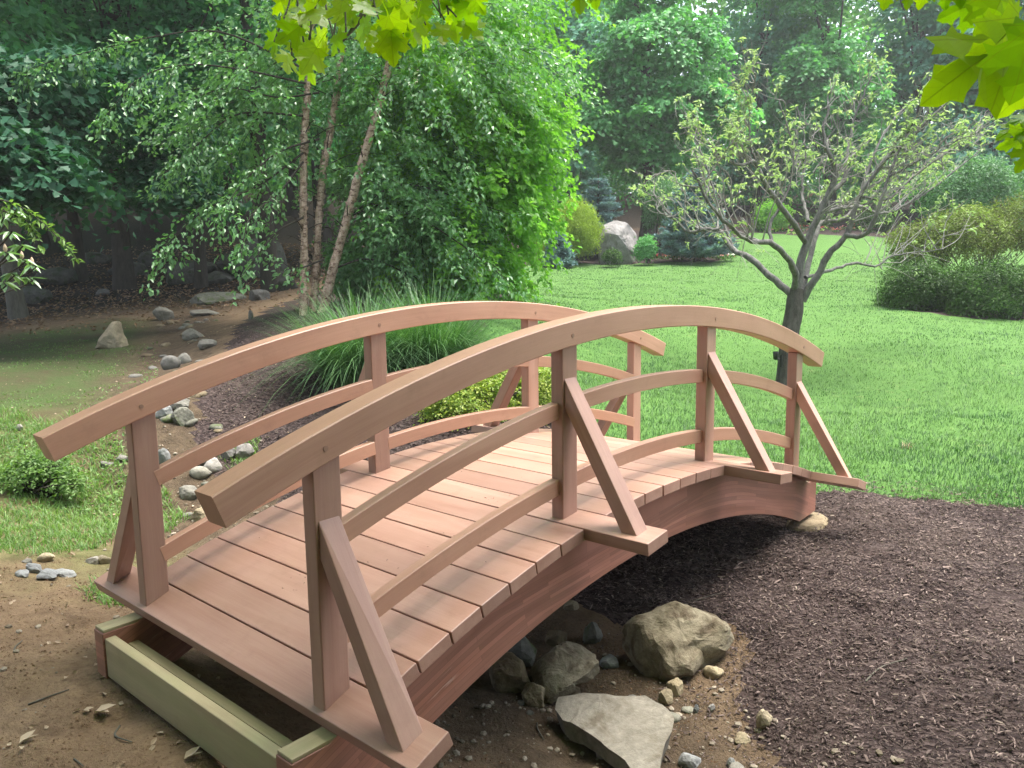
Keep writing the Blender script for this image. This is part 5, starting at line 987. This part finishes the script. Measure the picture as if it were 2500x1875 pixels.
x = rs.uniform(-1.1, 3.4, 230000); y = rs.uniform(-3.6, 1., 230000); k = inpoly(x, y, MUL2) | inpoly(x, y, MUL1) | ((pdist(x, y, np.vstack([MUL2, MUL2[:1]])) < .5*rs.rand(len(x))**1.5) & (rs.rand(len(x)) < .6)); x, y = x[k], y[k]; n = len(x)
X_, Y_, Z_ = proj(np.stack([x, y, 0*x-.65], -1)); k = (X_ > 450) & (X_ < 3000) & (Y_ < 2000); k &= patch(x, y, 2.6, 93)+.5*patch(x, y, 8, 94) > -1.3*rs.rand(len(x))-.3; x, y = x[k][:82000], y[k][:82000]; n = len(x)
v = np.clip(.20+.30*rs.rand(n)**3*2+.14*rs.normal(size=n)+.14*patch(x, y, 2, 91)+.14*patch(x, y, 9, 92), 0, 1)
o = obj('mulch_chips', chips('mulch_chips', x, y, .007+.030*rs.rand(n)**2.4, .0025+.0055*rs.rand(n)**1.5, CHIP, v)); o['kind'] = 'stuff'
k = rs.permutation(n)[:3600]; m_ = len(k)
o = obj('bark_shreds', chips('bark_shreds', x[k], y[k], .022+.034*rs.rand(m_)**2, .005+.007*rs.rand(m_), CHIP, .15+.75*rs.rand(m_)**1.6, .006)); o['kind'] = 'stuff'
k = rs.permutation(n)[:800]; o = obj('pale_wood_chips', chips('pale_wood_chips', x[k], y[k], .012+.026*rs.rand(800)**2, .004+.006*rs.rand(800), CHIP_P, rs.rand(800)**1.5, .008)); o['kind'] = 'stuff'
x, y, r = view_pts(150000, 4.5, 12, 1.1, .6); k = inpoly(x, y, MUL1) & ((x < 1.2) | (y > .8)); x, y = x[k][:24000], y[k][:24000]; n = len(x)
o = obj('mulch_chips', chips('mulch_chips', x, y, .015+.04*rs.rand(n)**2, .006+.008*rs.rand(n), CHIP, .22+.25*rs.rand(n)**2)); o['kind'] = 'stuff'
# crumbs and pebbles on the bare soil
def crumbs(name, x, y, s, mat, var, sub=1):
    V0, F0 = ICO[1]; V0 = V0; 
    if sub == 0: V0 = np.array([(1, 0, -.3), (-.5, .87, -.3), (-.5, -.87, -.3), (0, 0, .9)]); F0 = np.array([(0, 1, 3), (1, 2, 3), (2, 0, 3)])
    n = len(x); z = H(x, y); k = len(V0); an = rs.uniform(0, 6.28, n); ca, sa = np.cos(an)[:, None], np.sin(an)[:, None]; W_ = V0[None]*(1+.35*(rs.rand(n, k, 1)-.5))*(s[:, None, None])*np.array([1.2, .9, .65])
    V = np.stack([W_[..., 0]*ca-W_[..., 1]*sa+x[:, None], W_[..., 0]*sa+W_[..., 1]*ca+y[:, None], W_[..., 2]+z[:, None]+s[:, None]*.2], -1).reshape(-1, 3)
    F = (np.arange(n)[:, None, None]*k+F0[None]).reshape(-1, 3); return mesh(name, V, F, mat, {'var': ('FACE', np.repeat(np.clip(var, 0, 1), len(F0)))})
x = rs.uniform(-3.2, .2, 62000); y = rs.uniform(-3, 3.2, 62000); k = ~(inpoly(x, y, MUL1) | inpoly(x, y, MUL2) | inpoly(x, y, GRASSL)) & (patch(x, y, 1.6, 95)+.6*patch(x, y, 6, 96) > -.1); x, y = x[k], y[k]; n = len(x)
o = obj('dirt_crumbs', crumbs('dirt_crumbs', x, y, .0022+.006*rs.rand(n)**4, CRUMB, .1+.7*rs.rand(n)**1.3, 0)); o['kind'] = 'stuff'
x = np.concatenate([rs.uniform(-1.8, .2, 1700), rs.uniform(-2.6, -1.0, 90), CREEK[5][0]+rs.normal(size=900)*.4]); y = np.concatenate([rs.uniform(-2.8, -.2, 1700), rs.uniform(.3, 2.2, 90), CREEK[5][1]-.6+rs.normal(size=900)*.8]); k = (pdist(x, y, CREEK) < .75) | (x < -1.1); x, y = x[k], y[k]; n = len(x)
peb = leaf_mat('pebble', (.10, .08, .055), (.27, .235, .185), 0., .85, .25, 1.); o = obj('pebbles', crumbs('pebbles', x, y, .004+.014*rs.rand(n)**3, peb, rs.rand(n))); o['kind'] = 'stuff'
# leaf litter in the woods and on the mossy ground
x, y, r = view_pts(52000, 8, 30, .8, .75); k = (inpoly(x, y, FOREST) | (soft(x, y, FOREST, 5) > rs.rand(len(x))*1.2)) & ~inpoly(x, y, LAWN); x, y = x[k][:15000], y[k][:15000]; n = len(x)
st = leafset(np.stack([x, y, H(x, y)+.012], -1), rs.normal(size=(n, 3))*(1, 1, .25), rs.normal(size=(n, 3))*.45+(0, 0, 1), .08*(.6+.8*rs.rand(n)), .055); o = obj('leaf_litter', leaf_mesh('leaf_litter', [(st, rs.rand(n)**2*.3)], L_DRY)); o['kind'] = 'stuff'
x, y, r = view_pts(9000, 2.2, 13, 1., .75); k = ~inpoly(x, y, LAWN) & ((y > .9) | (x < -1.5)); x, y = x[k][:900], y[k][:900]; n = len(x)
st = leafset(np.stack([x, y, H(x, y)+.008], -1), rs.normal(size=(n, 3))*(1, 1, .25), rs.normal(size=(n, 3))*.5+(0, 0, 1), .028*(.5+.9*rs.rand(n)), .016, 'oval'); o = obj('leaf_scraps', leaf_mesh('leaf_scraps', [(st, .3+.7*rs.rand(n))], L_DRY)); o['kind'] = 'stuff'
for q, (X, Y, L, lab) in enumerate([(205, 1541, .075, 'pale curled dry leaf on the dirt, left of the timber frame'), (42, 1612, .06, 'pale dry leaf on the dirt in the lower left corner'), (398, 1650, .06, 'small dry leaf on the dirt at the bottom edge'), (180, 1540, .04, 'small dry leaf scrap beside the pale curled one')]):
    g = G(X, Y); st = leafset(np.zeros((2, 3)), np.array([[1., .2, .1], [.7, .8, .15]]), np.array([[0, .3, 1.], [.2, 0, 1]]), L, L*.5, 'oval', .3, -.15); o = obj('dry_leaf', leaf_mesh('dry_leaf', [(st, np.array([.9, 1.]))], L_DRY), None, (g[0], g[1], g[2]+.006), (0, 0, rs.uniform(0, 6))); tagd(o, lab, 'dry leaf')
for q, (X0, Y0, X1, Y1, lab) in enumerate([(60, 1520, 150, 1495, 'thin twig on the dirt left of the frame'), (258, 1560, 285, 1605, 'bent twig on the dirt below the dry leaf'), (30, 1400, 48, 1378, 'short twig on the dirt at the left edge'), (160, 1640, 180, 1655, 'dark twig at the bottom left edge'), (1440, 1330, 1560, 1290, 'long grey twig in the shade under the bridge'), (1870, 1470, 1960, 1420, 'pale twig lying across the mulch'), (1160, 1560, 1175, 1600, 'thin twig in the dirt left of the slab')]):
    a, b_ = G(X0, Y0), G(X1, Y1); mid = (a+b_)/2+rs.normal(size=3)*.015; mid[2] = h1(mid[0], mid[1])+.006; p = curve([a+(0, 0, .004), mid, b_+(0, 0, .006)], 9)-a; o = obj('twig', tubes_mesh('twig', [tube(p, np.linspace(.0045, .002, 9), 5, .2, 20)], B_GREY), None, tuple(a)); tagd(o, lab, 'twig')
for x_, y_, s in ((-1.02, -1.20, 3), (-.95, -1.33, 2)):
    n = 6; st = leafset(np.zeros((n, 3))+(0, 0, .02), rs.normal(size=(n, 3))*(1, 1, .2)+(0, 0, .5), rs.normal(size=(n, 3))*.3+(0, 0, 1), .05, .014, 'oval'); o = obj('seedling', leaf_mesh('seedling', [(st, rs.rand(n))], L_WEED), None, (x_, y_, h1(x_, y_))); tagd(o, 'tiny green seedling by the left edge of the pale slab', 'seedling', 'seedlings by the slab')
P = []
for cx_, cy_, m_, sd in ((-1.42, .02, 9, .05), (-1.15, -.30, 7, .06), (-.95, -.36, 12, .07), (-.60, -.22, 14, .09), (-1.55, -.45, 4, .1), (-.2, .2, 8, .3), (-1.2, .35, 6, .2)):
    for q in range(m_): P.append((cx_+rs.normal()*sd, min(.66, max(-.66, cy_+rs.normal()*sd))))
P = np.array(P); n = len(P); an = rs.uniform(0, 6.28, n); A = np.stack([np.cos(an), np.sin(an), 0*an], -1); Q = np.stack([P[:, 0], P[:, 1], [zd(min(1.8, abs(v)))+.003 for v in P[:, 0]]], -1)
o = obj('deck_debris', leaf_mesh('deck_debris', [(leafset(Q, A, np.tile([0, 0, 1.], (n, 1)), .006+.010*rs.rand(n)**2, .0035), .1*rs.rand(n))], CHIP)); o['kind'] = 'stuff'
# ------------------------------------------------------------------ summer haze in the garden air
bm = bmesh.new(); bmesh.ops.create_cube(bm, size=1); hz = bpy.data.meshes.new('haze'); bm.to_mesh(hz); bm.free()
hm = bpy.data.materials.new('haze_air'); t = nodes(hm); pv = N(t, 'VolumePrincipled'); pv.inputs['Color'].default_value = (.93, .97, 1, 1); pv.inputs['Density'].default_value = .0012; pv.inputs['Anisotropy'].default_value = .2
o_ = N(t, 'OutputMaterial'); t.links.new(pv.outputs[0], o_.inputs['Volume']); hz.materials.append(hm)
ho = obj('haze', hz, None, (0, 0, 10)); ho.scale = (330, 330, 34); ho['kind'] = 'stuff'
for o in COL.objects:
    if o.parent is not None and o.name.split('.')[0] in ('limbs', 'twigs', 'stems'): o['kind'] = 'stuff'
print('TRIS', sum(sum(len(p.vertices)-2 for p in me.polygons) if len(me.polygons) < 3000 else len(me.loops)-2*len(me.polygons) for me in bpy.data.meshes))
